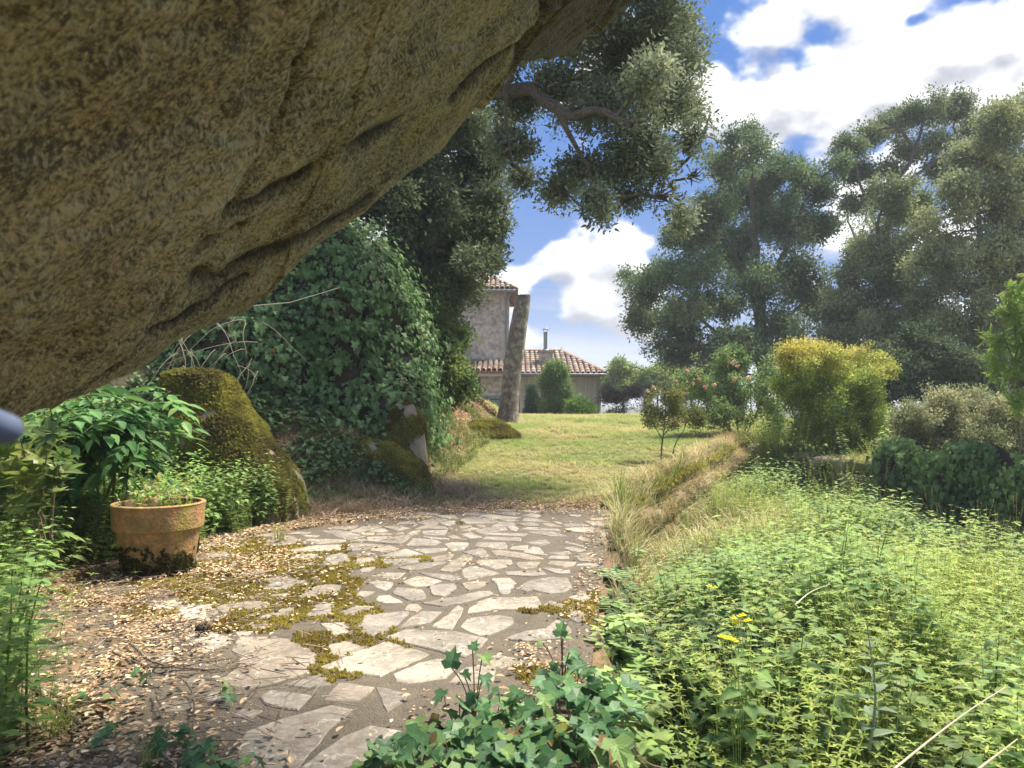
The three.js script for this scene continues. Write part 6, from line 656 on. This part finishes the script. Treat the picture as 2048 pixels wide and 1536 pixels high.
// ---------------------------------------------------------------- single plants and small things
{
  const r = rng(151);
  const yf = (label, base, heads) => { const t = thing('yellow_flower', label, 'flower', [0, 0, 0], 0), b = at(...base), st = new MB(); b.y = height(b.x, b.z); heads.forEach(([x, y]) => { const p = at(x, y, -b.z); st.tube(new THREE.CatmullRomCurve3([b, b.clone().lerp(p, 0.6).add(V(0.02, 0.03, 0)), p]).getPoints(8), 0.0016, 5, [0.26, 0.34, 0.1]); const m = new MB(); for (let k = 0; k < 16; k++) { const a = k / 16 * 6.283; m.leaf(p, V(Math.cos(a), 0.25, Math.sin(a)), UPV, 0.017, DIAMOND, 0.1, 0.2, [0.85, 0.8, 0.03]); } m.add(new THREE.SphereGeometry(0.007, 8, 6).translate(p.x, p.y + 0.003, p.z), [0.85, 0.74, 0.03]); part('flower_head', m.build(), M.leaf, t); }); part('stem', st.build(true), M.wood, t); };
  yf('wild plant with a cluster of yellow flower heads, upper of the two clumps', [1490, 1350, 3.4], [[1468, 1236], [1480, 1232], [1476, 1244], [1492, 1242], [1486, 1230], [1497, 1240], [1470, 1246]]);
  yf('wild plant with four yellow flower heads, lower of the two clumps', [1470, 1380, 3.1], [[1442, 1273], [1452, 1276], [1462, 1277], [1470, 1282]]);
  yf('lone yellow flower head above the dark ivy of the weeds', [1440, 1290, 3.9], [[1418, 1172], [1430, 1175]]);
  // tall pale thistle-like weed
  const tall = thing('tall_pale_weed', 'tall pale grey-green weed with clasping leaves above the nettles', 'weed'), b = at(1738, 1500, 2.7), top = at(1742, 1245, 2.7), mb = new MB(), P = (t) => b.clone().lerp(top, t).add(V(0.02 * Math.sin(t * 4), 0, 0)); mb.tube([0, 0.2, 0.4, 0.6, 0.8, 1].map(P), (f) => lerp(0.006, 0.002, f), 6, [0.2, 0.27, 0.16]); part('stem', mb.build(true), M.wood, tall); for (let k = 0; k < 12; k++) { const m = new MB(), a = k * 2.4, t = 0.1 + k * 0.07; m.leaf(P(t), V(Math.cos(a), 0.5, Math.sin(a)), UPV, 0.1 * (1 - t * 0.6), OVATE, 0.3, 0.3, [0.2, 0.27, 0.17]); part('leaf', m.build(), M.leaf, tall); }
  for (const [x, y, D, h] of [[1310, 1180, 4.3, 0.62], [1350, 1230, 3.9, 0.66], [1420, 1060, 6.3, 0.9], [1540, 1420, 2.7, 0.75], [1620, 1480, 2.45, 0.68], [1890, 1410, 2.8, 0.75], [1980, 1290, 3.4, 0.85], [1265, 1220, 3.9, 0.5]]) { const p = at(x, y, D); const t = thing('nettle', `single nettle plant standing taller than the weeds ${({ 1310: 'next to the paving edge, farther one', 1350: 'next to the paving edge, nearer one', 1420: 'in front of the dry grass patch', 1540: 'low in the middle of the weeds', 1620: 'at the bottom edge of the picture', 1890: 'near the lower right corner', 1980: 'at the right edge', 1265: 'against the side of the paving' })[x]}`, 'nettle', [p.x, height(p.x, p.z), p.z], r() * 6); const c = mixc([0.09, 0.16, 0.06], [0.14, 0.22, 0.07], r()); const g = nettle(200 + x); const m = part('leaves', g, leafy({ color: rgb(...c) }), t); m.scale.set(0.95, h, 0.95); const bud = new MB(); for (let k = 0; k < 14; k++) { const q = (0.78 + r() * 0.2) * h; bud.strip([V(0, q, 0), V((r() - 0.5) * 0.05, q + 0.005, (r() - 0.5) * 0.05), V((r() - 0.5) * 0.09, q - 0.03, (r() - 0.5) * 0.09)], 0.005, V(1, 0, 0), [0.3, 0.32, 0.14]); } part('catkins', bud.build(), M.leaf, t); }
  // long pale stalk across the weeds
  const stalk = (label, D, ...a) => { const m = new MB(); m.tube(new THREE.CatmullRomCurve3(path(D, ...a)).getPoints(20), (f) => lerp(0.004, 0.0015, f), 6, [0.5, 0.45, 0.3]); tag(part('dry_stalk', m.build(true), M.wood), label, 'stalk'); };
  stalk('long pale dry stalk slanting over the weeds at the lower right', [2.3, 2.7], 1780, 1545, 1860, 1480, 1940, 1420, 2010, 1375); stalk('short pale dry stalk in the lower right corner', [2.3, 2.4], 1955, 1540, 2000, 1505, 2035, 1478); stalk('pale dry stalk arching between nettles in the middle of the weeds', [3.6, 3.8], 1590, 1210, 1620, 1185, 1660, 1168);
  // sticks on the litter
  const stick = (label, R, ...a) => { const pts = []; for (let i = 0; i < a.length; i += 2) pts.push(onGround(a[i], a[i + 1], 0.014 + R)); const m = new MB(), c = new THREE.CatmullRomCurve3(pts).getPoints(16).map((p, k) => p.add(V((r() - 0.5) * 0.008, r() * 0.008, (r() - 0.5) * 0.008))); const tone = mixc([0.16, 0.12, 0.09], [0.4, 0.33, 0.25], r()); m.tube(c, (f) => lerp(R, R * 0.5, f), 7, tone); const q = c[8]; m.tube([q, q.clone().add(V(0.05 + r() * 0.05, 0.01, -0.05 * r())), q.clone().add(V(0.1 + r() * 0.08, 0.004, -0.09))], R * 0.45, 5, tone); tag(part('stick', m.build(true), M.bark), label, 'stick'); };
  stick('long bent stick lying across the leaf litter left of the big paving slab', 0.006, 225, 1306, 290, 1332, 370, 1336, 440, 1345, 490, 1312); stick('dark stick lying just above the long bent stick', 0.007, 262, 1288, 300, 1322, 350, 1336, 430, 1342); stick('thick dark branch in the lower left corner', 0.012, 60, 1370, 100, 1405, 150, 1440, 165, 1458); stick('pale twig curving down through the leaf litter below the big slab', 0.0035, 350, 1350, 385, 1385, 388, 1420, 384, 1465); stick('short dark stick beside the pale broken stones', 0.008, 315, 1255, 330, 1248, 342, 1240); stick('straight twig leaning on the edge of the big slab', 0.003, 430, 1345, 455, 1330, 488, 1312); stick('twig pointing at the small paving stone below the big slab', 0.003, 493, 1396, 510, 1380, 522, 1366); stick('twig near the foot of the pot', 0.003, 440, 1168, 465, 1163, 492, 1158); stick('pale twig in the lower left leaf litter', 0.004, 310, 1380, 318, 1405, 326, 1425); stick('stick by the bottom left grass tuft', 0.006, 105, 1385, 125, 1405, 145, 1425);
  { const r2 = rng(161), ms = [], cs = [], g = new THREE.CylinderGeometry(0.5, 0.35, 1, 5).rotateX(Math.PI / 2); for (let k = 0; k < 900; k++) { const x = -2.9 + r2() * 2.4, z = -2 - r2() * 3.6; if (x > -0.75 + (-z - 3) * -0.28 + (r2() - 0.5) * 0.5) continue; ms.push(new THREE.Matrix4().compose(V(x, 0.022 + r2() * 0.015, z), new THREE.Quaternion().setFromEuler(new THREE.Euler((r2() - 0.5) * 0.2, r2() * 6.28, 0)), V(0.003 + r2() * 0.003, 0.003 + r2() * 0.003, 0.04 + r2() * 0.13))); cs.push(tint(mixc([0.1, 0.075, 0.05], [0.4, 0.32, 0.23], r2()), 1)); } tag(instances('twig_litter', g, std({}), ms, cs), 'small broken twigs scattered through the leaf litter near the pot', 'twigs'); }
  // cone and dark pebbles
  const cone = thing('pine_cone', 'small dark cone lying on a pale broken paving stone', 'cone', [0, 0, 0]), cp = onGround(403, 1258, 0.03); cone.position.set(cp.x, 0.012, cp.z); for (let k = 0; k < 5; k++) { const m = new MB(); for (let j = 0; j < 9; j++) { const a = j / 9 * 6.283 + k * 0.35, R = 0.024 * Math.sin((k + 1) / 6 * Math.PI), p = V(lerp(-0.03, 0.03, k / 4), 0.018 + Math.cos(a) * R, Math.sin(a) * R); m.leaf(p, V(0.9, Math.cos(a) * 0.7, Math.sin(a) * 0.7), V(1, 0.1, 0).cross(V(0, Math.sin(a), Math.cos(a))).normalize(), 0.02, OVATE, 0.2, 0.1, [0.05, 0.033, 0.022]); } part('scale_ring', m.build(), std({ vertexColors: true, side: THREE.DoubleSide }), cone); } { const m = new MB(); m.add(new THREE.SphereGeometry(0.02, 10, 8).scale(1.6, 0.95, 0.95).translate(0, 0.018, 0), [0.04, 0.03, 0.02]); part('core', m.build(true), M.wood, cone); }
  const dot = (label, x, y, R) => { const p = onGround(x, y, 0.01), g = new THREE.IcosahedronGeometry(R, 2), a = g.attributes.position; for (let i = 0; i < a.count; i++) { const q = 1 + 0.25 * n3(a.getX(i) * 60 + x, a.getY(i) * 60, a.getZ(i) * 60); a.setXYZ(i, a.getX(i) * q, a.getY(i) * q * 0.75, a.getZ(i) * q); } g.computeVertexNormals(); const m = part('acorn_husk', g, std({ color: rgb(0.045, 0.035, 0.025) })); m.position.set(p.x, 0.012 + R * 0.6, p.z); tag(m, label, 'husk'); };
  dot('dark acorn husk on the palest of the broken stones', 402, 1222, 0.009); dot('dark acorn husk at the moss edge between two stones', 553, 1226, 0.012); dot('dark acorn husk on the stone left of the mossy patch', 622, 1181, 0.008); dot('dark acorn husk on the pale stone left of the palest one', 332, 1221, 0.008); dot('dark crumb on the big grey slab', 595, 1330, 0.008);
  // grey cap of something held at the boulder's lower end, right at the frame
  const cap = thing('blue_grey_knob', 'blurred blue-grey rounded knob at the left edge below the boulder', 'knob', at(-40, 838, 0.42).toArray()), g1 = new THREE.CapsuleGeometry(0.0085, 0.03, 8, 20).rotateZ(1.2); part('body', g1, std({ color: rgb(0.06, 0.085, 0.14), roughness: 0.85 }), cap); part('collar', new THREE.TorusGeometry(0.009, 0.0015, 8, 24).rotateY(Math.PI / 2).rotateZ(1.2 - Math.PI / 2).translate(-0.014, -0.004, 0), std({ color: rgb(0.03, 0.04, 0.07) }), cap);
}
renderer.render(scene, camera);
